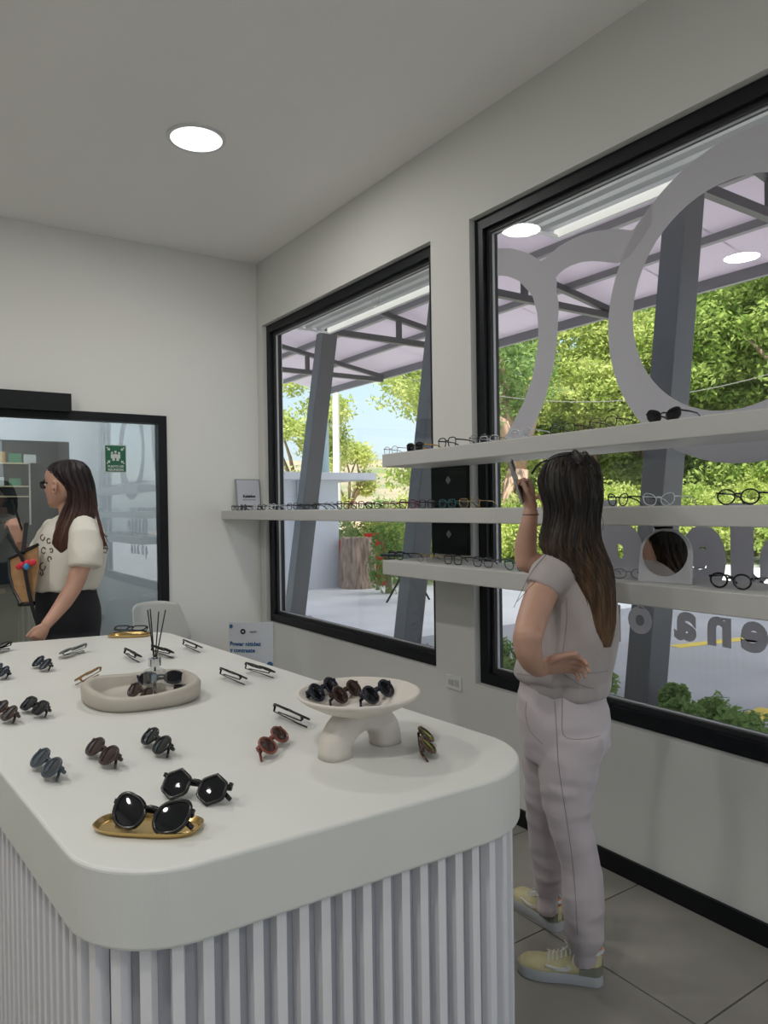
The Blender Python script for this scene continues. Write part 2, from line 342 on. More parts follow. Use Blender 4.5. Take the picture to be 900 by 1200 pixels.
# ================================================================== shelves
SX0 = 2.115
SH = [('floating_shelf', 'highest white floating shelf crossing both windows', 3.13, 0.2, 1.705, 1.772),
      ('floating_shelf', 'long middle white floating shelf running from the back wall', BY - 0.002, 0.2, 1.424, 1.490),
      ('floating_shelf', 'lowest white floating shelf carrying the small round mirror', 3.14, 0.2, 1.152, 1.226)]
for nm, lab, yy1, yy0, z0, z1 in SH:
    o = MB().span((SX0, yy0, z0), (W - 0.001, yy1, z1)).build(nm, M_shelf); bevel(o, 0.004); tag(o, lab, 'shelf')
# ================================================================== eyewear
def lens_outline(kind, w, h, n=28):
    pts = []
    for k in range(n):
        a = 2 * PI * k / n; c, s_ = math.cos(a), math.sin(a)
        e = {'oval': 2.0, 'round': 2.0, 'rect': 3.6, 'square': 3.2, 'cateye': 2.5, 'hex': 2.6, 'aviator': 2.4}[kind]
        x = w / 2 * math.copysign(abs(c) ** (2 / e), c); z = h / 2 * math.copysign(abs(s_) ** (2 / e), s_)
        if kind == 'cateye': z += 0.16 * h * (x / (w / 2)) * (0.5 + 0.5 * (z > 0)); x *= 1.0 - 0.15 * (z < 0) * abs(z / (h / 2))
        if kind == 'aviator': x *= 1.0 - 0.2 * (0.5 - z / h) ** 1.5; z -= 0.05 * h * (-x / (w / 2)) * (z < 0)
        if kind == 'hex':
            rr = 1 / max(abs(math.cos(((a + PI / 6) % (PI / 3)) - PI / 6)), 0.1) * 0.90
            x, z = w / 2 * c * rr, h / 2 * s_ * rr
        if kind in ('rect', 'square', 'round'): x *= 1 + 0.06 * z / (h / 2)
        pts.append((x, z))
    return pts
def eyewear(name, label, loc, rz, kind='oval', lw=0.054, lh=0.042, rim=0.0022, fm=None, lm=None, tm=None, folded=False, tilt=0.0, group=None, base=None):
    """x = width, -y = the way the front faces, z up from the lowest rim"""
    t = thing(name, label, 'sunglasses' if 'sun' in name else 'glasses', loc, rz, group)
    R = Matrix.Rotation(-tilt, 4, 'X')
    hb = 0.0072 + rim                                              # half bridge
    cx = hb + lw / 2; zc = lh / 2 + rim; hx = cx + lw / 2 + rim * 0.6
    fr = MB(); lens = []
    for sx in (-1, 1):
        ol = lens_outline(kind, lw, lh)
        P = [Vector((sx * cx + sx * x, 0.0015 * 0 + 0.10 * (abs(cx + x) ** 2), zc + z)) for x, z in ol]
        fr.tube(P, rim, n=6, closed=True, up=(0, 1, 0), flat=1.0, M=R)
        l = MB(); c0 = sum(P, Vector()) / len(P); c0.y -= 0.0016
        mid = [c0.lerp(p_, 0.6) + Vector((0, -0.0008, 0)) for p_ in P]
        vs = [c0] + mid + [Vector(p_) for p_ in P]; n = len(P); fs = []
        for k in range(n):
            k2 = (k + 1) % n; fs += [(0, 1 + k, 1 + k2), (1 + k, 1 + n + k, 1 + n + k2, 1 + k2)]
        l.add(vs, fs, R); lens.append(l)
    zb = zc + lh * 0.16
    fr.tube([(-hb - rim, 0, zb), (-hb * 0.4, -0.001, zb + 0.0025), (hb * 0.4, -0.001, zb + 0.0025), (hb + rim, 0, zb)], max(rim * 1.1, 0.0012), n=6, M=R)
    zh = zc + lh * 0.26
    temples = []
    for sx in (-1, 1):
        fr.box((sx * (hx + 0.001), 0.003 + 0.10 * hx * hx * 0.8, zh), (0.006, 0.008, max(0.004, rim * 2.2)), M=R)
        tb = MB(); tr = max(rim * 1.05, 0.0013)
        if folded:
            y_ = 0.013 if sx < 0 else 0.019; zt = zh - 0.003
            path = [(sx * (hx + 0.001), 0.006, zt), (sx * (hx - 0.004), y_, zt), (-sx * 0.03, y_ + 0.002, zt - 0.002), (-sx * 0.055, y_ + 0.003, zt - 0.006), (-sx * (hx + 0.004), y_ + 0.002, zt - 0.022)]
        else:
            lo_ = -min(lh * 0.0, 0)
            path = [(sx * (hx + 0.001), 0.006, zh), (sx * (hx + 0.002), 0.05, zh - 0.001), (sx * (hx - 0.001), 0.095, zh - 0.004), (sx * (hx - 0.006), 0.118, zh - 0.013), (sx * (hx - 0.010), 0.138, 0.003)]
        tb.tube(path, [tr * 1.2, tr * 1.1, tr, tr * 1.3, tr * 1.1], n=6, flat=0.55 if rim > 0.0015 else 1.0, up=(0, 0.01, 1), M=R); temples.append(tb)
    allv = [v[2] for v in fr.v] + [v[2] for tb in temples for v in tb.v]; dz = -min(allv) + 0.0004
    for q_ in [fr] + lens + temples: q_.v = [(a, b, c + dz) for a, b, c in q_.v]
    fr.build('front_frame', fm, t, smooth=True)
    for l in lens: l.build('lens', lm, t, smooth=True, fix=False)
    for tb in temples: tb.build('temple', tm or fm, t, smooth=True)
    return t
def acet(name, col, rough=0.18, var=0.0, col2=None, metal=0.0): return mat(name, col, rough, metal=metal, var=var, vscale=90, col2=col2)
A_black = acet('frame_black', (0.006, 0.006, 0.007)); A_navy = acet('frame_navy', (0.010, 0.014, 0.028)); A_tort = acet('frame_tortoise', (0.02, 0.010, 0.006), col2=(0.13, 0.055, 0.02))
A_brown = acet('frame_brown', (0.045, 0.022, 0.016)); A_red = acet('frame_rust', (0.23, 0.065, 0.045)); A_honey = acet('frame_honey', (0.36, 0.19, 0.05), col2=(0.20, 0.09, 0.02))
A_sage = acet('frame_sage', (0.20, 0.23, 0.21)); A_blue = acet('frame_slate', (0.05, 0.065, 0.085)); A_clear = acet('frame_crystal', (0.62, 0.64, 0.66)); A_pink = acet('frame_rose', (0.42, 0.20, 0.18))
A_teal = acet('frame_teal', (0.01, 0.09, 0.09)); A_gold = acet('frame_gold', (0.55, 0.38, 0.16), metal=1.0); A_gun = acet('frame_gunmetal', (0.12, 0.12, 0.13), metal=1.0); A_wine = acet('frame_wine', (0.16, 0.02, 0.03)); A_amber = acet('temple_amber', (0.50, 0.28, 0.06))
def sunlens(name, col): return mat(name, col, 0.05, spec=0.4)
L_black = sunlens('lens_black', (0.006, 0.007, 0.009)); L_brown = sunlens('lens_brown', (0.028, 0.014, 0.010)); L_grey = sunlens('lens_grey', (0.035, 0.042, 0.050)); L_rust = sunlens('lens_rust', (0.05, 0.02, 0.014))
# ================================================================== island
ZT = 0.91; ZB = 0.775
def rounded(corners, n=14):
    out = []; m = len(corners)
    for i in range(m):
        p0 = Vector(corners[i - 1][:2]); p1 = Vector(corners[i][:2]); p2 = Vector(corners[(i + 1) % m][:2]); r = corners[i][2]
        a = (p0 - p1).normalized(); b = (p2 - p1).normalized(); ang = a.angle(b); d = r / math.tan(ang / 2)
        c = p1 + (a + b).normalized() * (r / math.sin(ang / 2)); s_ = p1 + a * d - c; e_ = p1 + b * d - c
        a0 = math.atan2(s_.y, s_.x); a1 = math.atan2(e_.y, e_.x); da = (a1 - a0 + PI) % (2 * PI) - PI
        out += [c + Vector((math.cos(a0 + da * k / n), math.sin(a0 + da * k / n))) * r for k in range(n + 1)]
    return out
def inset(poly, d):
    m = len(poly); o = []
    for i in range(m):
        t_ = (poly[(i + 1) % m] - poly[i - 1]).normalized(); o.append(poly[i] + Vector((-t_.y, t_.x)) * d)
    return o
IC = [(0.262, 1.192, 0.19), (1.292, 1.168, 0.22), (1.112, 3.585, 0.15), (0.040, 3.775, 0.16)]
isl = thing('display_island', 'large white display island with rounded corners and fluted sides', 'counter', (0.68, 2.45, 0.0))
og = isl.location
top = rounded(IC)
o = MB().prism(top, ZB, ZT).build('countertop', M_plaster, isl, org=og); bevel(o, 0.007, 3)
base = inset(top, 0.042)
MB().prism(base, 0.0, ZB - 0.0005).build('body', M_groove, isl, org=og)
# slats around the body
loop = inset(top, 0.0415); seg = []; L = 0
for i in range(len(loop)): seg.append((L, i)); L += (loop[(i + 1) % len(loop)] - loop[i]).length
NS = round(L / 0.0455); sl_me = None
mbs = MB().add([(-0.0125, 0, 0), (0.0125, 0, 0), (0.0095, -0.024, 0), (-0.0095, -0.024, 0), (-0.0125, 0, ZB - 0.001), (0.0125, 0, ZB - 0.001), (0.0095, -0.024, ZB - 0.001), (-0.0095, -0.024, ZB - 0.001)],
               [(0, 1, 2, 3), (7, 6, 5, 4), (0, 4, 5, 1), (1, 5, 6, 2), (2, 6, 7, 3), (3, 7, 4, 0)])
for k in range(NS):
    d = L * k / NS; i = max(j for j, (a, _) in enumerate(seg) if a <= d + 1e-9)
    a, b = loop[i], loop[(i + 1) % len(loop)]; u = (b - a).normalized(); p = a + u * (d - seg[i][0])
    if sl_me is None: o = mbs.build('slat', M_slat, isl); sl_me = o.data
    else: o = bpy.data.objects.new('slat', sl_me); COL.objects.link(o); o.parent = isl
    o.location = (p.x - og[0], p.y - og[1], 0); o.rotation_euler = (0, 0, math.atan2(u.y, u.x))
# ---- things on the island
def sun_at(Lp, Rp, label, kind, fm, lm, z=ZT, tilt=50, name='sunglasses', lw=0.064, lh=0.045, rim=0.0034, wide=1.0, tm=None):
    a = on_z(*Lp, z + 0.02); b = on_z(*Rp, z + 0.02); c = (a + b) / 2; rz = math.atan2(b.y - a.y, b.x - a.x)
    n_ = Vector((math.cos(rz - PI / 2), math.sin(rz - PI / 2), 0))
    c = c + n_ * 0.012
    return eyewear(name, label, (c.x, c.y, z), rz, kind, lw * wide, lh * wide, rim, fm, lm, tm, folded=True, tilt=math.radians(tilt))
sun_at((152, 958), (194, 964), 'large black cat-eye sunglasses lying on the near gold tray', 'cateye', A_black, L_black, z=ZT + 0.0045, lw=0.068, lh=0.057, rim=0.0040, tilt=38)
sun_at((206, 925), (243, 931), 'large black hexagonal sunglasses behind the near gold tray', 'hex', A_black, L_black, lw=0.066, lh=0.058, rim=0.0038, tilt=40)
sun_at((171, 866), (187, 878), 'small black oval sunglasses, rightmost of the middle oval row', 'oval', A_black, L_black)
sun_at((107, 879), (124, 890), 'small brown oval sunglasses, middle of the oval row', 'oval', A_brown, L_brown)
sun_at((42, 892), (57, 905), 'slate blue oval sunglasses near the left edge of the island', 'oval', A_blue, L_grey)
sun_at((31, 828), (44, 833), 'black sunglasses left of the beige tray, with a long dark temple', 'square', A_black, L_black, lw=0.056, lh=0.042)
sun_at((-4, 832), (8, 840), 'dark brown sunglasses cropped at left edge of frame, nearer pair', 'oval', A_brown, L_brown)
sun_at((39, 776), (53, 782), 'navy round sunglasses at the far left of the island', 'round', A_navy, L_black, lw=0.055, lh=0.048, rim=0.003)
sun_at((-9, 785), (3, 791), 'dark sunglasses cropped at left edge of frame, beside the navy pair', 'round', A_navy, L_black, lw=0.052)
sun_at((96, 758), (67, 767), 'sage grey sunglasses near the far edge of the island', 'cateye', A_sage, L_grey, tilt=62, rim=0.003)
sun_at((2, 758), (-16, 763), 'black sunglasses cropped at left edge of frame, farthest pair', 'square', A_black, L_black, tilt=55)
sun_at((111, 786), (87, 798), 'honey amber glasses lying left of the beige tray', 'oval', A_honey, M_clear, tilt=58, rim=0.0028)
sun_at((167, 771), (152, 762), 'small black glasses left of the reed diffuser, near the far end', 'oval', A_black, M_clear, tilt=60)
sun_at((207, 766), (182, 759), 'black sunglasses just behind the diffuser sticks', 'cateye', A_black, L_black, tilt=58, rim=0.003)
sun_at((241, 761), (217, 751), 'black glasses nearest the far right corner of the island', 'rect', A_black, M_clear, tilt=60, rim=0.003)
sun_at((131, 738), (172, 738), 'thin black glasses resting on the far gold tray', 'rect', A_black, M_clear, z=ZT + 0.012, tilt=72)
sun_at((293, 797), (262, 785), 'black glasses, left of the pair near the right island edge', 'rect', A_black, M_clear, tilt=60, rim=0.003)
sun_at((327, 789), (290, 779), 'black wide glasses, right of the pair near the right island edge', 'rect', A_black, M_clear, tilt=60, rim=0.0028)
sun_at((366, 845), (327, 828), 'black glasses lying between the rust pair and the pedestal bowl', 'rect', A_black, M_clear, tilt=60, rim=0.0032)
sun_at((313, 882), (336, 860), 'translucent rust red sunglasses left of the pedestal bowl', 'oval', A_red, L_rust, tilt=52, rim=0.0034)
sun_at((506, 880), (503, 861), 'dark tortoise sunglasses at the right front corner of the island', 'oval', A_tort, L_brown, tilt=52)
# trays
def gold_tray(c, rz, lx, ly, label):
    t = thing('gold_tray', label, 'tray', (c[0], c[1], ZT), rz)
    def ring(a, b, z, n=40): return [Vector((a * math.copysign(abs(math.cos(2 * PI * k / n)) ** 0.7, math.cos(2 * PI * k / n)), b * math.copysign(abs(math.sin(2 * PI * k / n)) ** 0.7, math.sin(2 * PI * k / n)), z)) for k in range(n)]
    MB().loft([ring(lx - .008, ly - .008, 0.0003), ring(lx - 0.001, ly - 0.001, 0.008), ring(lx, ly, 0.0115), ring(lx - 0.0025, ly - 0.0025, 0.0118), ring(lx - 0.010, ly - 0.010, 0.0035), ring(lx * .5, ly * .5, 0.003)]).build('dish', M_gold, t, smooth='auto')
    return t
p = on_z(174, 966, ZT + 0.008); a = on_z(113, 962, ZT + 0.01); b = on_z(236, 968, ZT + 0.01)
gold_tray((p.x, p.y), math.atan2(b.y - a.y, b.x - a.x), (b - a).length / 2, 0.048, 'oval gold metal tray at the near end of the island')
p = on_z(152, 744, ZT + 0.006); gold_tray((p.x, p.y), -0.55, 0.10, 0.055, 'small gold metal tray at the far edge of the island')
# lobed beige ceramic tray
p = on_z(168, 810, ZT + 0.02); TC = (p.x, p.y)
ct = thing('ceramic_tray', 'lobed beige ceramic tray holding sunglasses and a reed diffuser', 'tray', (TC[0], TC[1], ZT), -0.6)
def rr_(a): return 1 + 0.055 * math.cos(4 * a + 0.6) + 0.05 * math.cos(3 * a + 1.9)
def tray_ring(ro, z, n=72, hz=0.0):
    return [Vector((0.177 * ro * rr_(2 * PI * k / n) * math.cos(2 * PI * k / n), 0.186 * ro * rr_(2 * PI * k / n) * math.sin(2 * PI * k / n), z + hz * (0.5 + 0.5 * math.cos(2 * (2 * PI * k / n) - 0.4)))) for k in range(n)]
MB().loft([tray_ring(0.93, 0.0003), tray_ring(0.99, 0.012), tray_ring(1.0, 0.036, hz=0.014), tray_ring(0.94, 0.046, hz=0.016), tray_ring(0.84, 0.040, hz=0.014), tray_ring(0.78, 0.020), tray_ring(0.72, 0.0125), tray_ring(0.3, 0.012)]).build('bowl', M_ceramic, ct, smooth=True)
zt = ZT + 0.0135
sun_at((173, 798), (204, 796), 'large dark sunglasses standing behind the reed diffuser bottle in the tray', 'oval', A_navy, L_black, z=zt, tilt=40, lw=0.060, lh=0.044)
sun_at((153, 810), (174, 818), 'brown sunglasses at the front of the beige tray', 'oval', A_brown, L_brown, z=zt, tilt=40)
p = on_z(211, 808, zt); o = MB().span((-0.018, -0.012, 0.0004), (0.018, 0.012, 0.014)).build('small_box', M_plastic); o.location = (p.x, p.y, zt); o.rotation_euler = (0, 0, -0.5); tag(o, 'tiny black box with a white end beside the diffuser in the tray', 'box')
MB().span((0.0185, -0.011, 0.0004), (0.036, 0.011, 0.013)).build('white_end', M_white, o)
# reed diffuser
p = on_z(182, 811, zt); dp = (p.x, p.y, zt)
rd = thing('reed_diffuser', 'clear glass reed diffuser with black sticks in the beige tray', 'diffuser', dp)
s_ = 0.033
def sq(r, z, n=20, e=4.0): return [Vector((r * math.copysign(abs(math.cos(2 * PI * k / n)) ** (2 / e), math.cos(2 * PI * k / n)), r * math.copysign(abs(math.sin(2 * PI * k / n)) ** (2 / e), math.sin(2 * PI * k / n)), z)) for k in range(n)]
MB().loft([sq(s_ * .9, 0.0004), sq(s_, 0.004), sq(s_, 0.062), sq(s_ * .9, 0.070), sq(s_ * 0.45, 0.078, e=2), sq(s_ * 0.42, 0.084, e=2)]).build('bottle', M_bottle, rd, smooth='auto')
MB().lathe([(0.0, 0.084), (0.020, 0.0842), (0.020, 0.108), (0.006, 0.109), (0.0, 0.106)], 24).build('collar', M_chrome, rd, smooth='auto')
MB().loft([sq(s_ * .86, 0.006), sq(s_ * .86, 0.022)]).build('oil', mat('diffuser_oil', (0.30, 0.28, 0.22), 0.1, alpha=0.55), rd, smooth='auto')
for tx, ty in ((173, 715), (176, 714), (186, 717), (194, 715)):
    e = at(tx, ty, 2.47) - Vector(dp); b0 = Vector((-e.x * 0.14, -e.y * 0.14, 0.010))
    MB().tube([b0, Vector((e.x * 0.12, e.y * 0.12, 0.105)), e], 0.0021, 6).build('reed_stick', M_plastic, rd)
# pedestal bowl
fa = on_z(397, 889, ZT); fb = on_z(446, 872, ZT); pc = (fa + fb) / 2
fa = on_z(394, 887, ZT); fb = on_z(450, 870, ZT); pc = (fa + fb) / 2; rz = math.atan2(fb.y - fa.y, fb.x - fa.x)
pb = thing('pedestal_bowl', 'cream stone bowl on an arched foot holding three sunglasses', 'bowl', (pc.x, pc.y, ZT), rz)
hs = (fb - fa).length / 2; rings = []
NR = 26
for k in range(NR + 1):
    a = PI * k / NR; cx_ = -(hs + 0.004) * math.cos(a); cz_ = 0.080 * math.sin(a) ** 0.8 if 0 < k < NR else 0.0
    n_ = Vector((-math.cos(a), 0, math.sin(a))); hw = 0.032 + 0.006 * abs(math.cos(a)); dp_ = 0.036
    ring = []
    for j in range(20):
        b = 2 * PI * j / 20; e1 = math.copysign(abs(math.cos(b)) ** 0.75, math.cos(b)); e2 = math.copysign(abs(math.sin(b)) ** 0.75, math.sin(b))
        v = Vector((cx_, 0, cz_)) + n_ * (hw * e1) + Vector((0, dp_ * e2, 0))
        v.z = max(v.z, 0.0003); ring.append(v)
    rings.append(ring)
MB().loft(rings).build('arched_foot', M_stone, pb, smooth=True)
zr = 0.140
MB().lathe([(0.0, 0.088), (0.05, 0.089), (0.095, 0.103), (0.135, 0.124), (0.150, zr - 0.004), (0.151, zr + 0.001), (0.147, zr + 0.003), (0.143, zr), (0.12, 0.121), (0.08, 0.107), (0.04, 0.101), (0.0, 0.100)], 64, c=(0.0, 0.005, 0)).build('dish', M_stone, pb, smooth=True)
zd = ZT + 0.103
sun_at((372, 815), (391, 806), 'dark oval sunglasses, leftmost pair in the pedestal bowl', 'oval', A_navy, L_black, z=zd + 0.008, tilt=38, lw=0.052, lh=0.044)
sun_at((399, 818), (417, 809), 'brown-lensed sunglasses, middle pair in the pedestal bowl', 'oval', A_brown, L_brown, z=zd, tilt=38, lw=0.052, lh=0.042)
sun_at((435, 818), (455, 809), 'blue-black sunglasses, rightmost pair in the pedestal bowl', 'oval', A_navy, L_black, z=zd + 0.004, tilt=38, lw=0.054, lh=0.044)
# ================================================================== eyewear on the shelves
def shelf_glass(px, z, label, kind, fm, lm, xf=2.18, rzo=0.0, tm=None, lw=0.053, lh=0.042, rim=0.0018, name='eyeglasses', tilt=0.0, group=None):
    d = ray(px, 600); y = d.y / d.x * xf
    return eyewear(name, label, (xf, y, z), -PI / 2 + rzo, kind, lw, lh, rim, fm, lm, tm, folded=False, tilt=tilt, group=group)
Z1, Z2, Z3 = 1.7722, 1.4902, 1.2262
shelf_glass(459, Z1, 'thin wine red eyeglasses at the far end of the highest shelf', 'round', A_wine, M_clear, rim=0.0013)
shelf_glass(487, Z1, 'black sunglasses with amber temples, second from the far end of the highest shelf', 'square', A_black, L_black, tm=A_amber, rim=0.003, name='sunglasses')
shelf_glass(525, Z1, 'black square eyeglasses in front of the pillar on the highest shelf', 'square', A_black, M_clear, rim=0.0026, lh=0.046)
shelf_glass(562, Z1, 'thin silver eyeglasses before the dark window jamb on the highest shelf', 'round', A_gun, M_clear, rim=0.0012)
shelf_glass(574, Z1, 'clear framed eyeglasses against the window jamb on the highest shelf', 'square', A_clear, M_clear, xf=2.26)
shelf_glass(612, Z1, 'crystal clear eyeglasses above the raised phone on the highest shelf', 'round', A_clear, M_clear, rim=0.0024)
shelf_glass(660, Z1, 'thin black rectangular eyeglasses above the standing woman on the highest shelf', 'square', A_black, M_clear, rim=0.0017, lh=0.038)
shelf_glass(708, Z1, 'tortoise and gold aviator eyeglasses beside the black cat-eye pair', 'aviator', A_tort, M_clear, rim=0.0017, lh=0.044)
shelf_glass(779, Z1, 'black cat-eye sunglasses in front of the slanted steel column', 'cateye', A_black, L_black, rim=0.0026, lw=0.054, lh=0.042, name='sunglasses')
shelf_glass(724, Z2, 'black eyeglasses right beside the standing woman on the middle shelf', 'cateye', A_black, M_clear, rim=0.0022, lw=0.054, rzo=-0.35)
shelf_glass(772, Z2, 'clear eyeglasses with thin silver rims on the middle shelf', 'cateye', A_clear, M_clear, rim=0.0016, lw=0.052, lh=0.040)
shelf_glass(865, Z2, 'black round eyeglasses near the right end of the middle shelf', 'round', A_black, M_clear, rim=0.0026, lw=0.057, lh=0.046, xf=2.17)
shelf_glass(463, Z3, 'black eyeglasses at the far end of the lowest shelf', 'square', A_black, M_clear, rim=0.0024)
shelf_glass(497, Z3, 'thin rose gold eyeglasses, second from the far end of the lowest shelf', 'round', A_gold, M_clear, rim=0.0012)
shelf_glass(530, Z3, 'dark grey square eyeglasses in front of the pillar on the lowest shelf', 'square', A_black, M_clear, rim=0.0022, lh=0.044)
shelf_glass(565, Z3, 'black squarish eyeglasses by the window jamb on the lowest shelf', 'square', A_gun, M_clear, rim=0.0022, lh=0.044)
shelf_glass(603, Z3, 'teal and black eyeglasses beside the woman elbow on the lowest shelf', 'cateye', A_teal, M_clear, rim=0.0022, xf=2.16)
shelf_glass(736, Z3, 'thin gunmetal eyeglasses between the woman and the round mirror', 'round', A_gun, M_clear, rim=0.0012, lw=0.050, lh=0.036, xf=2.22, rzo=0.5)
shelf_glass(855, Z3, 'black round eyeglasses right of the small mirror on the lowest shelf', 'round', A_black, M_clear, rim=0.0032, lw=0.056, lh=0.045, xf=2.19)
# the dense row at the far end of the middle shelf
rowm = [A_black, A_black, A_clear, A_black, A_clear, A_gun, A_navy, A_black, A_black, A_gun, A_black, A_wine, A_black, A_pink, A_wine, A_black, A_teal, A_gold]
ordn = ['first', 'second', 'third', 'fourth', 'fifth', 'sixth', 'seventh', 'eighth', 'ninth', 'tenth', 'eleventh', 'twelfth', 'thirteenth', 'fourteenth', 'fifteenth', 'sixteenth', 'seventeenth', 'eighteenth']
cn = {'frame_black': 'black', 'frame_crystal': 'clear', 'frame_gunmetal': 'thin gunmetal', 'frame_navy': 'navy', 'frame_wine': 'wine red', 'frame_rose': 'rose pink', 'frame_teal': 'teal', 'frame_gold': 'thin gold'}
yk = [5.20 - 0.158 * k for k in range(18)]
random.seed(3)
for k, y in enumerate(yk):
    kd = random.choice(['round', 'square', 'square', 'rect', 'oval']); m_ = rowm[k]; xf = 2.17
    if k == 2: xf = 2.19
    eyewear('eyeglasses', '%s eyeglasses, %s from the back wall along the middle shelf' % (cn[m_.name], ordn[k]), (xf, y, Z2), -PI / 2 + random.uniform(-0.25, 0.2), kd, 0.050, random.uniform(0.036, 0.044), 0.0013 if m_ in (A_gun, A_gold) else 0.0024, m_, L_black if k in (1,) else M_clear, group='eyeglasses in the crowded row of the middle shelf')
# card in the acrylic stand at the corner
p = on_y(291, 600, BY - 0.03)
cs = thing('card_stand', 'small framed brand card standing in the corner on the middle shelf', 'sign', (2.325, 5.290, Z2 + 0.0005), 0.02)
Rt = Matrix.Rotation(-0.12, 4, 'X')
MB().box((0, 0.004, 0.122), (0.205, 0.004, 0.242), M=Rt).box((0, 0.022, 0.002), (0.176, 0.036, 0.004)).build('frame', mat('stand_grey', (0.25, 0.27, 0.26), 0.3), cs)
MB().box((0.003, 0.0008, 0.122), (0.186, 0.002, 0.226), M=Rt).build('card', mat('card_white', (0.50, 0.50, 0.55), 0.5), cs)
M_ink = mat('black_ink', (0.01, 0.01, 0.012), 0.6)
text('Kaleidos', 0.030, M_ink, cs, 'lettering', bold=0.0012, M=Rt @ Matrix.Translation((0.006, -0.0012, 0.100)) @ RX)
text('Modern & Simple', 0.015, mat('grey_ink', (0.12, 0.12, 0.13), 0.6), cs, 'lettering', M=Rt @ Matrix.Translation((0.006, -0.0012, 0.078)) @ RX)
# round-topped mirror on the lowest shelf
ma = on_x(754, 690, 2.21); mb_ = on_x(812, 694, 2.21)
mm = (ma + mb_) / 2; mir = thing('tabletop_mirror', 'small white arched stand with a round mirror on the lowest shelf', 'mirror', (2.19, mm.y, Z3 + 0.0003), -PI / 2 + 0.22)
hw = 0.091; Rt = Matrix.Rotation(-0.14, 4, 'X'); poly = [(-hw * 1.02, 0), (hw * 1.02, 0)] + [(hw * math.cos(PI * k / 24), 0.098 + hw * math.sin(PI * k / 24)) for k in range(25)]
q = MB(); q.loft([[Vector((x, 0.0, z)) for x, z in poly], [Vector((x, 0.012, z)) for x, z in poly]], M=Rt); q.box((0, 0.055, 0.003), (0.12, 0.10, 0.006)); bevel(q.build('stand', mat('mirror_white', (0.58, 0.58, 0.60), 0.45), mir), 0.003)
q = MB(); q.loft([[Vector((0.078 * math.cos(2 * PI * k / 48), y_, 0.102 + 0.078 * math.sin(2 * PI * k / 48))) for k in range(48)] for y_ in (-0.0025, 0.001)], M=Rt); q.build('mirror_glass', mat('mirror_silver', (0.8, 0.8, 0.8), 0.02, metal=1.0), mir)

# ================================================================== vinyl on window 2
M_vinyl = mat('grey_vinyl', (0.52, 0.52, 0.54), 0.7)
M_vinyl = sheetmat('grey_vinyl_sheet', (0.66, 0.65, 0.68), 0.40)
VX = GX - 0.0036
def vplane(px, py): p_ = on_x(px, py, VX); return (p_.y, p_.z)
lg = thing('window_emblem', 'large grey vinyl pair of linked rings on the right window', 'emblem', (VX, 1.43, 2.22)); og = lg.location
def vin(poly, name, parent, og):
    return MB().loft([[Vector((VX - dx, y, z)) for y, z in poly] for dx in (0.0, 0.0006)]).build(name, M_vinyl, parent, org=og)
n = 64; cy_, cz_ = 1.43, 2.222; ro, ri = 0.585, 0.412; cyi, czi = 1.48, 2.243
q = MB(); q.loft([[Vector((VX - dx, cy_ + ro * math.cos(2 * PI * k / n), cz_ + ro * math.sin(2 * PI * k / n))), Vector((VX - dx, cyi + ri * math.cos(2 * PI * k / n), czi + ri * math.sin(2 * PI * k / n)))][::-1] if False else
    [Vector((VX, cy_ + ro * math.cos(2 * PI * k / n), cz_ + ro * math.sin(2 * PI * k / n))), Vector((VX, cyi + ri * math.cos(2 * PI * k / n), czi + ri * math.sin(2 * PI * k / n))),
     Vector((VX - 0.0006, cyi + ri * math.cos(2 * PI * k / n), czi + ri * math.sin(2 * PI * k / n))), Vector((VX - 0.0006, cy_ + ro * math.cos(2 * PI * k / n), cz_ + ro * math.sin(2 * PI * k / n)))] for k in range(n) for dx in (0,)], loop=True)
q.build('ring', M_vinyl, lg, org=og)
left_o = [(583, 291), (600, 291), (620, 297), (634, 306), (643, 300), (655, 289), (667, 282), (682, 275), (698, 271), (721, 268), (742, 270), (750, 258), (757, 247)]
left_i = [(583, 323), (593, 323), (608, 329), (624, 346), (630, 369), (631, 390), (630, 408), (624, 443), (613, 473), (600, 498), (577, 540)]
ring_r = [(601, 540), (624, 502), (637, 474), (649, 428), (653, 397), (655, 358), (652, 338), (653, 323), (661, 316), (670, 311), (682, 307), (694, 306), (709, 307), (724, 309)]
outl = left_o + [(740, 300)] + ring_r[::-1] + left_i[::-1]
def strip(A, B, name):
    def res(P, m):
        P = [Vector(p_) for p_ in P]; L_ = [0]
        for a, b in zip(P, P[1:]): L_.append(L_[-1] + (b - a).length)
        o_ = []
        for k in range(m):
            d = L_[-1] * k / (m - 1); i = min(max(j for j, l in enumerate(L_) if l <= d + 1e-9), len(P) - 2)
            o_.append(P[i].lerp(P[i + 1], (d - L_[i]) / (L_[i + 1] - L_[i])))
        return o_
    A = [vplane(*p_) for p_ in res(A, 40)]; B = [vplane(*p_) for p_ in res(B, 40)]
    q = MB(); x0_ = VX - (0.0009 if name == 'bridge_arc' else 0.0); q.loft([[Vector((x0_, a[0], a[1])), Vector((x0_, b[0], b[1])), Vector((x0_ - 0.0006, b[0], b[1])), Vector((x0_ - 0.0006, a[0], a[1]))] for a, b in zip(A, B)]); return q.build(name, M_vinyl, lg, org=og)
strip(left_i[:2] + left_i[2:], [(583, 291), (600, 291), (620, 297), (634, 306), (653, 325), (652, 338), (655, 358), (653, 397), (649, 428), (637, 474), (624, 502), (601, 540)], 'left_arc')
strip([(634, 306), (643, 300), (655, 289), (667, 282), (682, 275), (698, 271), (721, 268), (742, 270), (764, 239)], [(653, 325), (653, 323), (661, 316), (670, 311), (682, 307), (694, 306), (709, 307), (724, 309), (738, 300), (764, 262)], 'bridge_arc')
lt = thing('window_lettering', 'grey vinyl letters low on the right window, read from outside', 'lettering', (VX, 1.6, 0.9)); og = lt.location
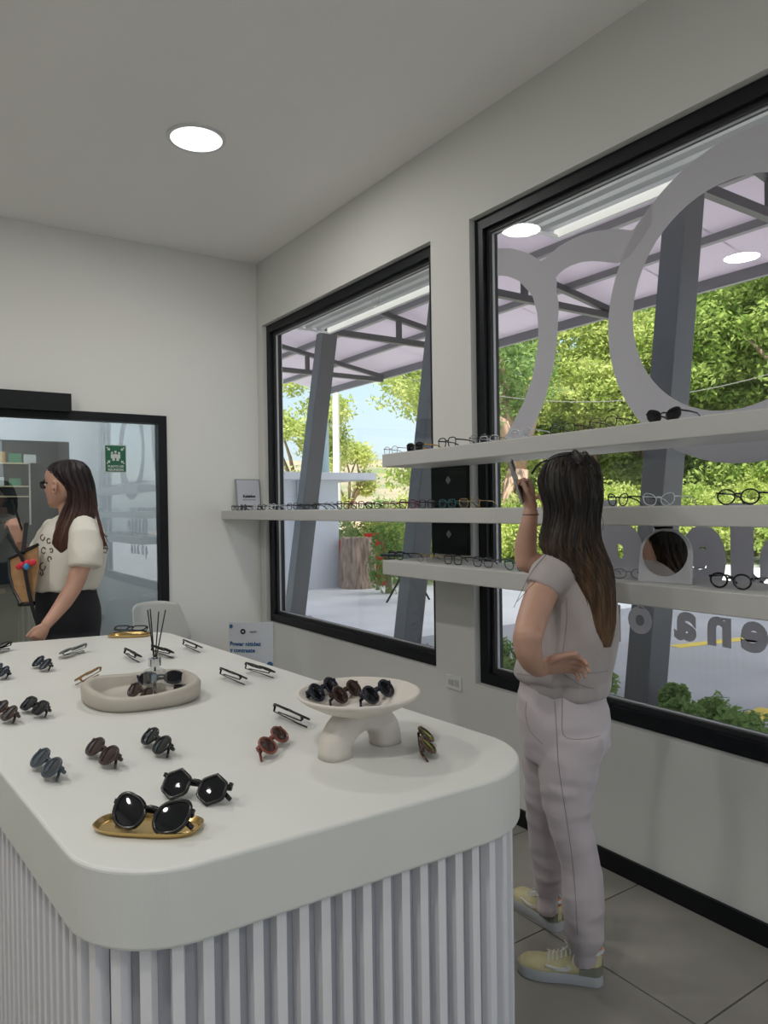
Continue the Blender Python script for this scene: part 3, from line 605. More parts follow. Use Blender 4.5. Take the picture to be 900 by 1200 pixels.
RL = Matrix(((0, 0, 1, 0), (1, 0, 0, 0), (0, 1, 0, 0), (0, 0, 0, 1)))   # x -> +y, y -> +z, normal -> +x
def letter(ch, px, pyb, hx, bold, sx=1.0, fac=1.0):
    """letter whose centre is seen at px with its base on the line seen at pyb; hx = x-height in metres"""
    y, z = vplane(px, pyb)
    o = text(ch, hx / 0.52, M_vinyl, lt, 'letter', ext=0.0003, bold=bold, sx=sx)
    xsv = [v.co.x for v in o.data.vertices]; zv = [v.co.y for v in o.data.vertices]
    o.data.transform(Matrix.Translation((-(min(xsv) + max(xsv)) / 2, 0, 0))); o.data.transform(RL); o.location = (-0.0003, y - og[1], z - og[2]); return o
letter('d', 728, 672, 0.21, 0.030, 0.95); letter('i', 778, 680, 0.21, 0.030, 1.0); letter('e', 824, 686, 0.225, 0.026, 0.80)
letter('l', 870, 695, 0.225, 0.026, 0.95); letter('a', 916, 703, 0.225, 0.026, 0.9)
letter('e', 884, 762, 0.105, 0.0085); letter('n', 843, 755, 0.105, 0.0085); letter('a', 803, 748, 0.105, 0.0085); letter('ó', 750, 740, 0.105, 0.0085); letter('p', 716, 735, 0.105, 0.0085)

# ================================================================== totem, chair
tp = at(293, 745, 4.6)
tt = thing('printed_standee', 'curved white printed standee with blue lettering by the right wall', 'sign', (tp.x, tp.y, 0.0), -0.62)
rs = 0.36; N = 16
def arc(a, r): return Vector((r * math.sin(a), rs - r * math.cos(a), 0))
HS = 0.785; q = MB()
q.loft([[arc(-0.40 + 0.8 * k / N, rs) + Vector((0, -0.0, z)), ] + [arc(-0.40 + 0.8 * k / N, rs - 0.004) + Vector((0, 0, z))] for k in range(N + 1) for z in (0.0,)], cap=False) if False else None
rings = []
for k in range(N + 1):
    a = -0.40 + 0.8 * k / N; o1 = arc(a, rs); o2 = arc(a, rs - 0.006)
    rings.append([o1, o2, o2 + Vector((0, 0, HS)), o1 + Vector((0, 0, HS))])
q.loft(rings).build('board', mat('standee_white', (0.62, 0.64, 0.68), 0.35), tt, smooth='auto')
MB().box((0, 0.10, 0.004), (0.24, 0.18, 0.008)).build('foot', M_white, tt)
M_blue = mat('blue_ink', (0.03, 0.12, 0.28), 0.5)
def onarc(o):
    for v in o.data.vertices:
        a = v.co.x / rs; r = rs + 0.0012 - v.co.z; v.co = arc(a, r) + Vector((0, 0, v.co.y))
    return o
onarc(text('Power nitidez', 0.036, M_blue, tt, bold=0.0012, M=Matrix.Translation((-0.035, HS - 0.145, 0))))
onarc(text('y contraste', 0.036, M_blue, tt, bold=0.0012, M=Matrix.Translation((-0.052, HS - 0.185, 0))))
onarc(text('visión', 0.020, M_ink, tt, M=Matrix.Translation((0.02, HS - 0.062, 0))))
def disc(x, z, r, m, nm, r2=0):
    q = MB(); 
    if r2: q.loft([[Vector((x + rr * math.cos(2 * PI * k / 24), z + rr * math.sin(2 * PI * k / 24), dz)) for rr, dz in ((r, 0), (r2, 0), (r2, 0.0006), (r, 0.0006))] for k in range(24)], loop=True)
    else: q.loft([[Vector((x + r * math.cos(2 * PI * k / 24), z + r * math.sin(2 * PI * k / 24), dz)) for k in range(24)] for dz in (0, 0.0006)])
    return onarc(q.build(nm, m, tt))
disc(-0.045, HS - 0.055, 0.017, M_ink, 'round_logo', 0.007); disc(-0.126, HS - 0.024, 0.013, M_blue, 'blue_drop'); disc(0.120, HS - 0.27, 0.020, M_blue, 'blue_dot')
# white shell chair behind the island
cp = at(190, 745, 5.0)
ch = thing('shell_chair', 'light grey plastic shell chair behind the far end of the island', 'chair', (cp.x + 0.05, 4.93, 0.0), 0.35)
def shellpt(u, v):  # u -1..1 across, v 0..1 front of seat to top of back
    w_ = 0.24 - 0.05 * max(0, v - 0.55) / 0.45
    if v < 0.5: y = -0.20 + 0.38 * v / 0.5; z = 0.44 - 0.02 * math.sin(PI * v / 0.5) + 0.10 * u * u
    else:
        k = (v - 0.5) / 0.5; y = 0.18 + 0.10 * k; z = 0.44 + 0.10 * u * u * (1 - k) + 0.42 * k ** 0.9 - 0.03 * u ** 4 * k
    y -= 0.11 * u * u * (v > 0.4) * min(1, (v - 0.4) / 0.2) if v > 0.4 else 0
    return Vector((u * w_, y, z))
nu, nv = 20, 26; vs = [shellpt(-1 + 2 * i / nu, j / nv) for j in range(nv + 1) for i in range(nu + 1)]
fs = [(j * (nu + 1) + i, j * (nu + 1) + i + 1, (j + 1) * (nu + 1) + i + 1, (j + 1) * (nu + 1) + i) for j in range(nv) for i in range(nu)]
q = MB().add(vs, fs); o = q.build('seat_shell', mat('chair_plastic', (0.46, 0.46, 0.43), 0.4), ch, smooth=True); md = o.modifiers.new('s', 'SOLIDIFY'); md.thickness = 0.008; md.offset = 0
for sx in (-1, 1):
    for sy in (-1, 1): MB().tube([(sx * 0.10, sy * 0.10, 0.425), (sx * 0.20, sy * 0.20, 0.001)], [0.016, 0.010], 10).build('leg', mat('beech', (0.45, 0.30, 0.16), 0.5), ch, smooth='auto')

# ================================================================== outside
GZ = -0.10
M_road = mat('asphalt', (0.42, 0.42, 0.43), 0.9, var=0.10, vscale=0.8, bump=0.2, bscale=30)
M_conc = mat('pale_concrete', (0.85, 0.85, 0.84), 0.9, var=0.08, vscale=0.7)
M_dirt = mat('dry_earth', (0.44, 0.30, 0.19), 0.95, var=0.25, vscale=1.2, bump=0.5, bscale=6)
M_grass = mat('dry_grass', (0.22, 0.26, 0.08), 0.95, var=0.3, vscale=0.6)
XO = W + T
g0 = sset(MB().span((XO, -45, GZ - 0.3), (160, 200, GZ - 0.02)).build('ground', M_dirt))
rd_ = MB()
sset(rd_.span((XO + 0.001, -40, GZ - 0.0199), (21.0, 7.2, GZ)).build('road', M_road))
sset(MB().span((XO + 0.001, 7.2005, GZ - 0.0199), (21.0, 26.0, GZ)).build('forecourt', M_conc))
# seams in the forecourt seen through the left window are real joints
for i, (a, b) in enumerate((((740, 742), (838, 760)), ((690, 752), (760, 745)))):
    pa = on_z(a[0], a[1], GZ); pb_ = on_z(b[0], b[1], GZ)
# yellow lines and kerb islands
M_yel = mat('yellow_road_paint', (0.75, 0.58, 0.10), 0.8, var=0.12, vscale=8)
def line(a, b, w_, nm='road_line', lab='yellow painted line on the road', m=M_yel, h=0.004):
    pa = on_z(*a, GZ); pb_ = on_z(*b, GZ); c = (pa + pb_) / 2; d = pb_ - pa
    o = MB().box((0, 0, h / 2 + 0.0005), (d.length, w_, h)).build(nm, m); o.location = (c.x, c.y, GZ); o.rotation_euler = (0, 0, math.atan2(d.y, d.x)); tag(o, lab, 'road marking' if h < 0.05 else 'kerb'); return o
line((790, 758), (880, 748), 0.16, lab='yellow painted line on the road beyond the lettering')
line((720, 762), (640, 775), 0.10, lab='yellow painted line left of the nearest slanted column')
line((870, 845), (905, 832), 0.18, lab='short yellow painted line behind the right hand shrub')
# slanted steel columns
def column(y, lab):
    t = thing('steel_column', lab, 'column', (4.90, y, GZ))
    b0 = Vector((0, 0, 0.015)); b1 = Vector((0.62, 0, 4.205)); u = (b1 - b0).normalized(); s_ = Vector((0, 1, 0)); n_ = u.cross(s_)
    def ring(c, a, b): return [c + n_ * (a * i) + s_ * (b * j) for i, j in ((1, 1), (1, -1), (-1, -1), (-1, 1))]
    q = MB(); q.loft([ring(b0, 0.125, 0.105), ring(b1, 0.125, 0.105)]); bevel(q.build('shaft', M_steel, t), 0.008)
    MB().box((0, 0, 0.008), (0.42, 0.36, 0.016)).build('base_plate', mat('base_plate', (0.42, 0.43, 0.44), 0.5), t)
    q = MB()
    for i in (-1, 1):
        for j in (-1, 1): q.lathe([(0, 0.016), (0.014, 0.016), (0.014, 0.04), (0, 0.04)], 8, c=(i * 0.18, j * 0.15, 0))
    q.build('anchor_bolt', M_chrome, t)
column(3.62, 'slanted grey steel column outside the right window'); column(6.80, 'slanted grey steel column at the right edge of the left window')
column(9.60, 'slanted grey steel column at the left of the left window'); column(0.5, 'slanted grey steel column outside, beyond the right edge of frame')
# awning
aw = thing('steel_awning', 'large grey steel awning with translucent sheets above the forecourt', 'awning', (5.4, 6.0, 4.2)); og = aw.location
M_sheet = sheetmat('awning_sheet', (0.66, 0.61, 0.66), 0.38); M_truss = mat('truss_grey', (0.05, 0.05, 0.053), 0.5); M_purl = mat('purlin_grey', (0.20, 0.19, 0.20), 0.5)
def roofz(x): return 4.86 - 0.17 * (x - 5.5) if x > 5.5 else 4.86 - 0.02 * (x - 5.5)
YA0, YA1 = -6.0, 15.4
k = YA0
while k < YA1 - 0.01:
    k1 = min(k + 1.07, YA1); vs = []
    for x in (XO + 0.02, 5.5, 8.75):
        for y in (k + 0.004, k1 + 0.03): vs += [(x, y, roofz(x) + 0.010), (x, y, roofz(x) + 0.013)]
    q = MB().add(vs, [(0, 2, 6, 4), (4, 6, 10, 8), (1, 5, 7, 3), (5, 9, 11, 7), (0, 4, 5, 1), (4, 8, 9, 5), (2, 3, 7, 6), (6, 7, 11, 10), (8, 10, 11, 9), (0, 1, 3, 2)])
    q.build('roof_sheet', M_sheet, aw, org=og); k = k1
def bar(a, b, w_, h_, nm, m, parent=aw):
    a = Vector(a); b = Vector(b); return MB().tube([a, b], [w_ / math.sqrt(2) * 1.0] * 2, 4, up=(0, 0, 1) if abs((b - a).normalized().z) < .9 else (1, 0, 0)).build(nm, m, parent, org=og)
def bar(a, b, w_, h_, nm, m, parent=aw):
    a = Vector(a); b = Vector(b); t = (b - a).normalized(); s_ = t.cross(Vector((0, 0, 1)) if abs(t.z) < .9 else Vector((0, 1, 0))).normalized(); u = s_.cross(t)
    return MB().loft([[p_ + s_ * (w_ / 2 * i) + u * (h_ / 2 * j) for i, j in ((1, 1), (1, -1), (-1, -1), (-1, 1))] for p_ in (a, b)]).build(nm, m, parent, org=og)
for x in (5.5, 6.75, 7.7): bar((x, YA0, roofz(x) - 0.04), (x, YA1, roofz(x) - 0.04), 0.08, 0.09, 'purlin', M_purl)
bar((8.70, YA0, roofz(8.7) - 0.04), (8.70, YA1, roofz(8.7) - 0.04), 0.07, 0.17, 'edge_beam', M_purl)
for y in (0.5, 3.62, 6.80, 9.60, 12.7):
    bar((5.50, y, 4.16), (8.62, y, 4.16), 0.08, 0.09, 'bottom_chord', M_truss); bar((5.50, y, roofz(5.5) - 0.13), (8.62, y, 4.23), 0.08, 0.08, 'top_chord', M_truss)
    bar((6.85, y, 4.2), (6.85, y, roofz(6.85) - 0.16), 0.07, 0.07, 'king_post', M_truss)
    bar((XO + 0.01, y, roofz(3) - 0.08), (5.5, y, roofz(5.4) - 0.10), 0.08, 0.12, 'rafter', M_truss)
# raised shutters over both windows
M_shut = mat('shutter_white', (0.85, 0.86, 0.85), 0.35)
for (y0, y1, z), lab in (((2.92 + 0.25, 5.23, 2.94), 'raised white ribbed shutter over the left window'), ((0.1, 2.76, 2.95), 'raised white ribbed shutter over the right window')):
    t = thing('raised_shutter', lab, 'shutter', (XO, (y0 + y1) / 2, z)); hl = (y1 - y0) / 2
    prof = []; x = 0.012
    while x < 0.40:
        prof += [(x, 0.0), (x + 0.045, 0.0), (x + 0.055, 0.026), (x + 0.085, 0.026)]; x += 0.098
    ringA = [(a, b) for a, b in prof] + [(a, b + 0.004) for a, b in prof[::-1]]
    MB().loft([[Vector((a, s_ * hl, b + a * 0.02)) for a, b in ringA] for s_ in (-1, 1)]).build('ribbed_sheet', M_shut, t)
    q = MB().span((0.405, -hl, -0.012), (0.435, hl, 0.035)); q.span((0.01, hl - 0.03, -0.012), (0.405, hl - 0.002, -0.0005)).span((0.01, -hl, -0.012), (0.405, -hl + 0.03, -0.0005)); q.build('edge_frame', M_shut, t)
    MB().tube([(0.20, -0.045, -0.002), (0.20, -0.045, -0.035), (0.20, -0.02, -0.055), (0.20, 0.02, -0.055), (0.20, 0.045, -0.035), (0.20, 0.045, -0.002)], 0.003, 8).build('pull_ring', M_chrome, t)
# white kiosk wall with slab roof
k0 = on_z(345, 690, GZ); k1 = on_z(400, 688, GZ)
ks = thing('white_kiosk', 'low white kiosk with a flat overhanging slab roof outside the left window', 'kiosk', (6.6, 12.75, GZ)); og = ks.location
MB().span((4.6, 12.72, GZ), (7.52, 14.6, 2.05)).build('wall', mat('kiosk_white', (0.66, 0.69, 0.74), 0.7), ks, org=og)
MB().span((4.2, 12.35, 2.05), (8.20, 15.0, 2.19)).build('roof_slab', MATS['kiosk_white'], ks, org=og)
MB().tube([(6.62, 12.66, GZ + 0.002), (6.62, 12.66, 2.04)], 0.055, 14).build('downpipe', mat('pipe_grey', (0.50, 0.53, 0.53), 0.5), ks, smooth='auto', org=og)
q = MB(); q.tube([(5.75, 12.66, 1.6), (5.78, 12.64, 1.0), (5.65, 12.62, 0.6)] , 0.012, 6); q.build('cable', M_black, ks, org=og)
pr_ = at(341, 666, 11.6); o = MB().tube([Vector((0, 0, 0.0)) + Vector((0.33 * math.cos(a), 0, 0.40 + 0.38 * math.sin(a))) for a in [PI * 2 * k / 24 for k in range(24)]], 0.05, 10, closed=True).build('drain_hose', mat('hose_grey', (0.34, 0.36, 0.38), 0.5), smooth=True); o.location = (pr_.x, 12.3, GZ + 0.03); tag(o, 'coiled grey hose leaning against the white kiosk', 'hose')
# poles
def pole(px, w_, r, h_, m, lab):
    p_ = at(px, 640, w_); o = MB().tube([(0, 0, 0), (0, 0, h_)], [r, r * 0.8], 14).build('utility_pole', m, smooth='auto'); o.location = (p_.x, p_.y, GZ - 0.02); return tag(o, lab, 'pole')
pole(378, 17.5, 0.21, 5.2, mat('pole_blue', (0.35, 0.48, 0.56), 0.6), 'thick pale blue pole behind the white kiosk')
pole(396, 24, 0.13, 8.2, mat('pole_white', (0.74, 0.72, 0.66), 0.6), 'thin white utility pole rising behind the kiosk roof')
# stump
sp = on_z(431, 690, GZ); n = 40; rings = []
for z in np.linspace(0, 1.0, 14):
    rings.append([Vector((math.cos(2 * PI * k / n), math.sin(2 * PI * k / n), 0)) * (0.33 * (1.12 - 0.12 * z + 0.25 * max(0, 0.2 - z)) * (1 + 0.10 * noise.noise(Vector((3 * math.cos(2 * PI * k / n), 3 * math.sin(2 * PI * k / n), z * 1.2))) + 0.05 * math.sin(9 * 2 * PI * k / n + 3 * z))) + Vector((0, 0, z + (0.05 * noise.noise(Vector((k * 0.3, 0, 1))) if z > 0.95 else 0))) for k in range(n)])
o = MB().loft(rings).build('tree_stump', mat('bark_grey', (0.22, 0.16, 0.12), 0.95, bump=0.9, bscale=14, stretch=(3, 3, 0.6), col2=(0.52, 0.38, 0.30)), smooth='auto'); o.location = (sp.x, sp.y + 0.35, GZ); tag(o, 'broad sawn tree stump with peeling bark beside the white kiosk', 'stump')
# red water barrier
rp = at(416, 640, 15.2); t = thing('road_barrier', 'red plastic road barrier behind the tree stump', 'barrier', (rp.x, rp.y, GZ - 0.02), -0.55)
M_redp = mat('red_plastic', (0.72, 0.04, 0.03), 0.45)
q = MB(); q.loft([[Vector((sx * 0.62, sy * wd_, z)) for sx, sy in ((-1, -1), (1, -1), (1, 1), (-1, 1))] for z, wd_ in ((0.0, 0.24), (0.12, 0.24), (0.35, 0.12), (0.95, 0.09))]); bevel(q.build('body', M_redp, t), 0.02)
MB().box((0.35, 0, 1.0), (0.3, 0.12, 0.16)).build('cap', M_redp, t)
# dark picnic table
tp_ = at(478, 668, 12.4); t = thing('picnic_table', 'small dark metal table with crossed legs between the stump and the column', 'table', (tp_.x, tp_.y, GZ), 0.5)
MB().box((0, 0, 0.80), (0.85, 0.6, 0.04)).build('tabletop', M_black, t)
for sx in (-1, 1):
    MB().tube([(sx * 0.3, -0.26, 0.0), (sx * 0.3, 0.22, 0.78)], 0.018, 6).build('leg', M_black, t); MB().tube([(sx * 0.3, 0.26, 0.0), (sx * 0.3, -0.22, 0.78)], 0.018, 6).build('leg', M_black, t)
# ------------------------------------------------------------------ greenery
LV = {'a': leafmat('leaf_fresh', (0.24, 0.36, 0.07), (0.52, 0.62, 0.20)), 'b': leafmat('leaf_mid', (0.16, 0.28, 0.08), (0.36, 0.48, 0.18)), 'c': leafmat('leaf_yellow', (0.36, 0.46, 0.10), (0.66, 0.70, 0.27)), 'd': leafmat('leaf_dark', (0.12, 0.20, 0.08), (0.26, 0.36, 0.16))}
M_bark = mat('bark_brown', (0.26, 0.18, 0.12), 0.9, var=0.2, vscale=4, bump=0.5, bscale=12); M_bark2 = mat('bark_pinkish', (0.50, 0.33, 0.24), 0.9, var=0.2, vscale=2)
def leaves(blobs, n, size, rng):
    fine = size > 0.06
    if fine: n = int(n * 1.9); size = size * 0.62
    w_ = np.array([b[3] * b[4] * b[5] for b in blobs]) ** 0.67; w_ /= w_.sum(); idx = rng.choice(len(blobs), n, p=w_); B = np.array(blobs)[idx]
    d = rng.normal(size=(n, 3)); d /= np.linalg.norm(d, axis=1)[:, None]; r = rng.uniform(0.15, 1.15, n) ** 0.6
    c = B[:, :3] + d * r[:, None] * B[:, 3:6]
    if fine:   # gather the leaves in sprigs so that gaps stay between them
        ns = max(8, n // 26); sp = c[rng.choice(n, ns)]; k_ = rng.choice(ns, n); c = sp[k_] + rng.normal(size=(n, 3)) * np.array([0.19, 0.19, 0.10]) * (size / 0.08)
    u = rng.normal(size=(n, 3)) + np.array([0, 0, 0.0]); nrm = d * 0.7 + rng.normal(size=(n, 3)) * 0.6 + np.array([0, 0, 0.5]); nrm /= np.linalg.norm(nrm, axis=1)[:, None]
    u -= nrm * (u * nrm).sum(1)[:, None]; u /= np.linalg.norm(u, axis=1)[:, None]; v = np.cross(nrm, u); s_ = size * rng.uniform(0.6, 1.4, n)[:, None]
    V = np.stack([c - u * s_, c - v * s_ * 0.45 + nrm * s_ * 0.1, c + u * s_, c + v * s_ * 0.45 + nrm * s_ * 0.1], 1).reshape(-1, 3).astype('f')
    me = bpy.data.meshes.new('leaves'); me.vertices.add(4 * n); me.vertices.foreach_set('co', V.ravel()); me.loops.add(4 * n); me.loops.foreach_set('vertex_index', np.arange(4 * n, dtype='i')); me.polygons.add(n)
    me.polygons.foreach_set('loop_start', np.arange(0, 4 * n, 4, dtype='i')); me.update(calc_edges=True); return me
def tree(name, lab, cat, base, h, blobs, n, size, lm, trunk=0.15, bark=None, seed=0, branches=7, group=None):
    rng = np.random.default_rng(seed); random.seed(seed); t = thing(name, lab, cat, base, 0, group)
    if trunk > 0:
        q = MB(); tips = [Vector(b[:3]) for b in blobs]; random.shuffle(tips); fork = Vector((random.uniform(-.1, .1) * h * .3, random.uniform(-.1, .1) * h * .3, h * 0.30))
        q.tube([(0, 0, -0.05), (fork.x * 0.3, fork.y * 0.5, fork.z * 0.5), fork], [trunk * 1.2, trunk, trunk * 0.8], 10)
        for tp__ in tips[:branches]:
            mid = fork.lerp(tp__, 0.5) + Vector((random.uniform(-.1, .1) * h * .5, random.uniform(-.1, .1) * h * .5, 0.03 * h)); q.tube([fork, mid, tp__], [trunk * 0.6, trunk * 0.4, trunk * 0.12], 7)
        q.build('trunk', bark or M_bark, t, smooth=True)
    link('foliage', leaves(blobs, n, size, rng), LV[lm], t, kind='stuff'); return t
def crown(h, r, n, seed, low=0.35):
    rng = np.random.default_rng(seed); o_ = []
    for k in range(n):
        a = rng.uniform(0, 2 * PI); rr = r * math.sqrt(rng.uniform(0, 1)) * 0.8; z = h * rng.uniform(low, 0.92); sh = 1 - 0.5 * abs(z / h - 0.62); s_ = r * rng.uniform(0.28, 0.5) * sh
        o_.append((rr * math.cos(a) * sh, rr * math.sin(a) * sh, z, s_, s_, s_ * 0.7))
    return o_
def gp(px, w_): p_ = at(px, 640, w_); return (p_.x, p_.y, GZ - 0.02)
T_ = [  # pixel column, distance, height, crown radius, blobs, leaves, leaf size, material, trunk, low, label
 (350, 26, 6.6, 1.9, 14, 5500, 0.13, 'c', 0.16, 0.30, 'yellow green tree at the far left of the left window, behind the kiosk'),
 (408, 34, 5.2, 1.3, 9, 2600, 0.13, 'c', 0.12, 0.35, 'slim light green tree beside the white utility pole'),
 (528, 23, 8.6, 2.6, 18, 10000, 0.13, 'c', 0.2, 0.22, 'bright green tree leaning in from the right of the left window'),
 (598, 22, 9.0, 2.2, 16, 5000, 0.13, 'b', 0.42, 0.45, 'tree with a thick pinkish trunk at the left of the right window'),
 (655, 27, 10.2, 3.6, 26, 14000, 0.15, 'a', 0.22, 0.12, 'leafy tree between the arcs of the grey window emblem'),
 (705, 24, 8.6, 2.9, 24, 14000, 0.14, 'c', 0.2, 0.10, 'yellow green tree just left of the nearest slanted column'),
 (765, 28, 9.6, 3.6, 26, 15000, 0.16, 'b', 0.25, 0.12, 'tall mid green tree hidden partly by the nearest slanted column'),
 (835, 24, 9.0, 3.2, 28, 18000, 0.15, 'a', 0.25, 0.08, 'dense fresh green tree right of the nearest slanted column'),
 (905, 22, 10.2, 3.4, 28, 18000, 0.15, 'a', 0.25, 0.08, 'dense tall tree at right edge of frame behind the emblem'),
 (870, 33, 12.5, 4.5, 26, 12000, 0.18, 'b', 0.3, 0.2, 'tallest tree behind the others near the right edge'),
 (730, 36, 10.5, 4.5, 24, 10000, 0.19, 'd', 0.3, 0.15, 'darker tree far behind the nearest slanted column'),
 (980, 20, 10.0, 3.6, 24, 9000, 0.16, 'a', 0.25, 0.1, 'green tree beyond the right edge of frame'),
 (620, 40, 9.0, 4.0, 20, 8000, 0.2, 'd', 0.3, 0.1, 'dark green tree farthest behind the pinkish trunk')]
for i, (px, w_, h_, r_, nb, nl, sz, lm, tr, low, lab) in enumerate(T_):
    tree('leafy_tree', lab, 'tree', gp(px, w_), h_, crown(h_, r_, nb, 100 + i, low), nl, sz, lm, tr, M_bark2 if i == 3 else M_bark, seed=200 + i)
def bush(px, w_, r, h_, nl, sz, lm, lab, seed, z=GZ - 0.02, name='leafy_bush'):
    rng = np.random.default_rng(seed); bl = [(rng.uniform(-r, r) * 0.8, rng.uniform(-r, r) * 0.6, h_ * rng.uniform(0.25, 0.65), r * 0.42, r * 0.42, h_ * 0.34) for _ in range(9)]
    p_ = gp(px, w_); return tree(name, lab, 'bush', (p_[0], p_[1], z), h_, bl, nl, sz, lm, trunk=0.03 * h_, seed=seed, branches=9)
bush(432, 17.5, 1.0, 2.1, 4500, 0.07, 'b', 'round green bush just right of the white kiosk', 301)
bush(480, 19.0, 1.3, 2.2, 5000, 0.08, 'c', 'bright yellow green bush behind the dark picnic table', 302)
bush(455, 13.6, 0.45, 1.9, 900, 0.05, 'b', 'thin leafy sapling beside the tree stump', 303)
bush(505, 16.0, 1.2, 1.9, 4500, 0.08, 'c', 'low bright bush behind the column at the edge of the left window', 304)
for i, (px, w_, r, h_, lm) in enumerate(((610, 21.0, 1.3, 1.9, 'c'), (650, 21.5, 1.5, 2.1, 'a'), (695, 20.5, 1.5, 2.6, 'c'), (745, 21.0, 1.6, 2.3, 'c'), (800, 20.4, 1.5, 2.4, 'a'), (845, 19.6, 1.5, 2.1, 'c'), (895, 19.0, 1.5, 2.5, 'c'), (950, 18.0, 1.6, 2.4, 'a'))):
    bush(px, w_, r, h_, 6500, 0.10, lm, 'hedge bush along the far road edge, %s seen through the right window' % ['leftmost', 'second from left', 'third from left', 'fourth from left', 'fifth from left', 'sixth from left', 'seventh from left', 'rightmost'][i], 310 + i)
for i, (px, py, r, h_, lab) in enumerate(((612, 805, 0.18, 0.34, 'small green shrub outside, left of the standing woman'), (694, 800, 0.22, 0.36, 'small green shrub outside between the woman and the near column'), (792, 826, 0.10, 0.26, 'low green shrub at the foot of the near column'), (822, 845, 0.22, 0.30, 'leafy green shrub under the right window, left one'), (862, 862, 0.26, 0.32, 'leafy green shrub under the right window, right one'), (600, 775, 0.2, 0.32, 'small green shrub outside beside the dark window jamb'))):
    p_ = on_z(px, py, GZ + 0.1); rng = np.random.default_rng(400 + i)
    bl = [(rng.uniform(-r, r), rng.uniform(-r, r) * 0.7, h_ * rng.uniform(0.3, 0.8), r * 0.45, r * 0.45, h_ * 0.3) for _ in range(8)]
    tree('small_shrub', lab, 'shrub', (p_.x, p_.y, GZ), h_, bl, 1500, 0.028, 'b', 0.012, seed=410 + i, branches=8)
# earth bank beyond the road and distant hills
def terrain(name, x0, x1, y0, y1, nx, ny, fn, m):
    vs = []; fs = []
    for j in range(ny + 1):
        for i in range(nx + 1):
            x = x0 + (x1 - x0) * i / nx; y = y0 + (y1 - y0) * j / ny; vs.append((x, y, fn(x, y)))
    for j in range(ny):
        for i in range(nx): a = j * (nx + 1) + i; fs.append((a, a + 1, a + nx + 2, a + nx + 1))
    return sset(MB().add(vs, fs).build(name, m, smooth=True))
terrain('earth_bank', 21.4, 46, -30, 60, 40, 100, lambda x, y: GZ - 0.015 + 1.2 * (1 - math.exp(-(max(0, x - 21.4)) / 2.2)) * (0.8 + 0.5 * noise.noise(Vector((x * .3, y * .3, 0)))), M_dirt)
M_hill = mat('hill_scrub', (0.17, 0.20, 0.10), 1.0, vscale=0.10, col2=(0.36, 0.29, 0.20))
terrain('distant_hills', 60, 420, 90, 520, 70, 80, lambda x, y: GZ - 0.1 + 34 * (1 - math.exp(-max(0, math.hypot(x, y) - 130) / 140)) * (0.75 + 0.45 * noise.noise(Vector((x * .012, y * .012, 0))) + 0.12 * noise.noise(Vector((x * .05, y * .05, 3)))), M_hill)
# overhead cables
for i, (a, b, za, zb_) in enumerate(((560, 930, 7.6, 7.2), (560, 930, 7.9, 7.6), (560, 930, 4.6, 4.6), (320, 520, 6.4, 4.6))):
    pa = at(a, 600, 20 if i < 3 else 15); pb_ = at(b, 600, 17 if i < 3 else 19); pts = []
    for k in range(25):
        s_ = k / 24; v = pa.lerp(pb_, s_); v.z = za + (zb_ - za) * s_ - 0.5 * 4 * s_ * (1 - s_); pts.append(v)
    o = MB().tube(pts, 0.010, 4).build('overhead_cable', mat('cable_dark', (0.18, 0.17, 0.16), 0.6)); tag(o, ['lower of the two high overhead cables before the trees', 'upper of the two high overhead cables before the trees', 'lowest overhead cable crossing the trees', 'overhead cable crossing the sky in the left window'][i], 'cable')

# ================================================================== people
def ring(pl, pr, py, w_, dr, n=56, e=2.0, wob=None, k=0, tilt=0.0):
    c = at((pl + pr) / 2, py, w_); a = (pr - pl) / 2 / FPX * w_; o_ = []
    for j in range(n):
        t_ = 2 * PI * j / n; x = math.copysign(abs(math.cos(t_)) ** (2 / e), math.cos(t_)); y = math.copysign(abs(math.sin(t_)) ** (2 / e), math.sin(t_)); m_ = 1 + (wob(t_, c.z) if wob else 0)
        o_.append(c + RH * (a * x * m_) + FH * (dr * y * m_) + UP * (tilt * x * a))
    return o_
def interp(tab, step=0.012):
    """smooth resampling of (pl, pr, py, w, dr) rows"""
    o_ = []
    for i in range(len(tab) - 1):
        p0, p1, p2, p3 = (np.array(tab[max(i - 1, 0)], float), np.array(tab[i], float), np.array(tab[i + 1], float), np.array(tab[min(i + 2, len(tab) - 1)], float))
        m_ = max(2, int(abs(p2[2] - p1[2]) / FPX * p1[3] / step))
        for k in range(m_):
            s_ = k / m_; o_.append(0.5 * ((2 * p1) + (p2 - p0) * s_ + (2 * p0 - 5 * p1 + 4 * p2 - p3) * s_ ** 2 + (3 * p1 - p0 - 3 * p2 + p3) * s_ ** 3))
    o_.append(np.array(tab[-1], float)); return o_
def body_loft(mb, tab, n=40, e=2.0, step=0.012, wob=None): mb.loft([ring(*r, n=n, e=e, wob=wob) for r in interp(tab, step)]); return mb
def smooth_path(pts, m_=5):
    P = [np.array(p_, float) for p_ in pts]; o_ = []
    for i in range(len(P) - 1):
        p0, p1, p2, p3 = P[max(i - 1, 0)], P[i], P[i + 1], P[min(i + 2, len(P) - 1)]
        for k in range(m_): s_ = k / m_; o_.append(0.5 * ((2 * p1) + (p2 - p0) * s_ + (2 * p0 - 5 * p1 + 4 * p2 - p3) * s_ ** 2 + (3 * p1 - p0 - 3 * p2 + p3) * s_ ** 3))
    o_.append(P[-1]); return o_
def limb(mb, rows, n=20, m_=5):
    """rows = (x, y, z, r)"""
    q_ = smooth_path(rows, m_); mb.tube([Vector(r[:3]) for r in q_], [float(r[3]) for r in q_], n); mb.ball(Vector(q_[0][:3]), float(q_[0][3]), n, 8); mb.ball(Vector(q_[-1][:3]), float(q_[-1][3]), n, 8)
def V4(v, r): return (v.x, v.y, v.z, r)
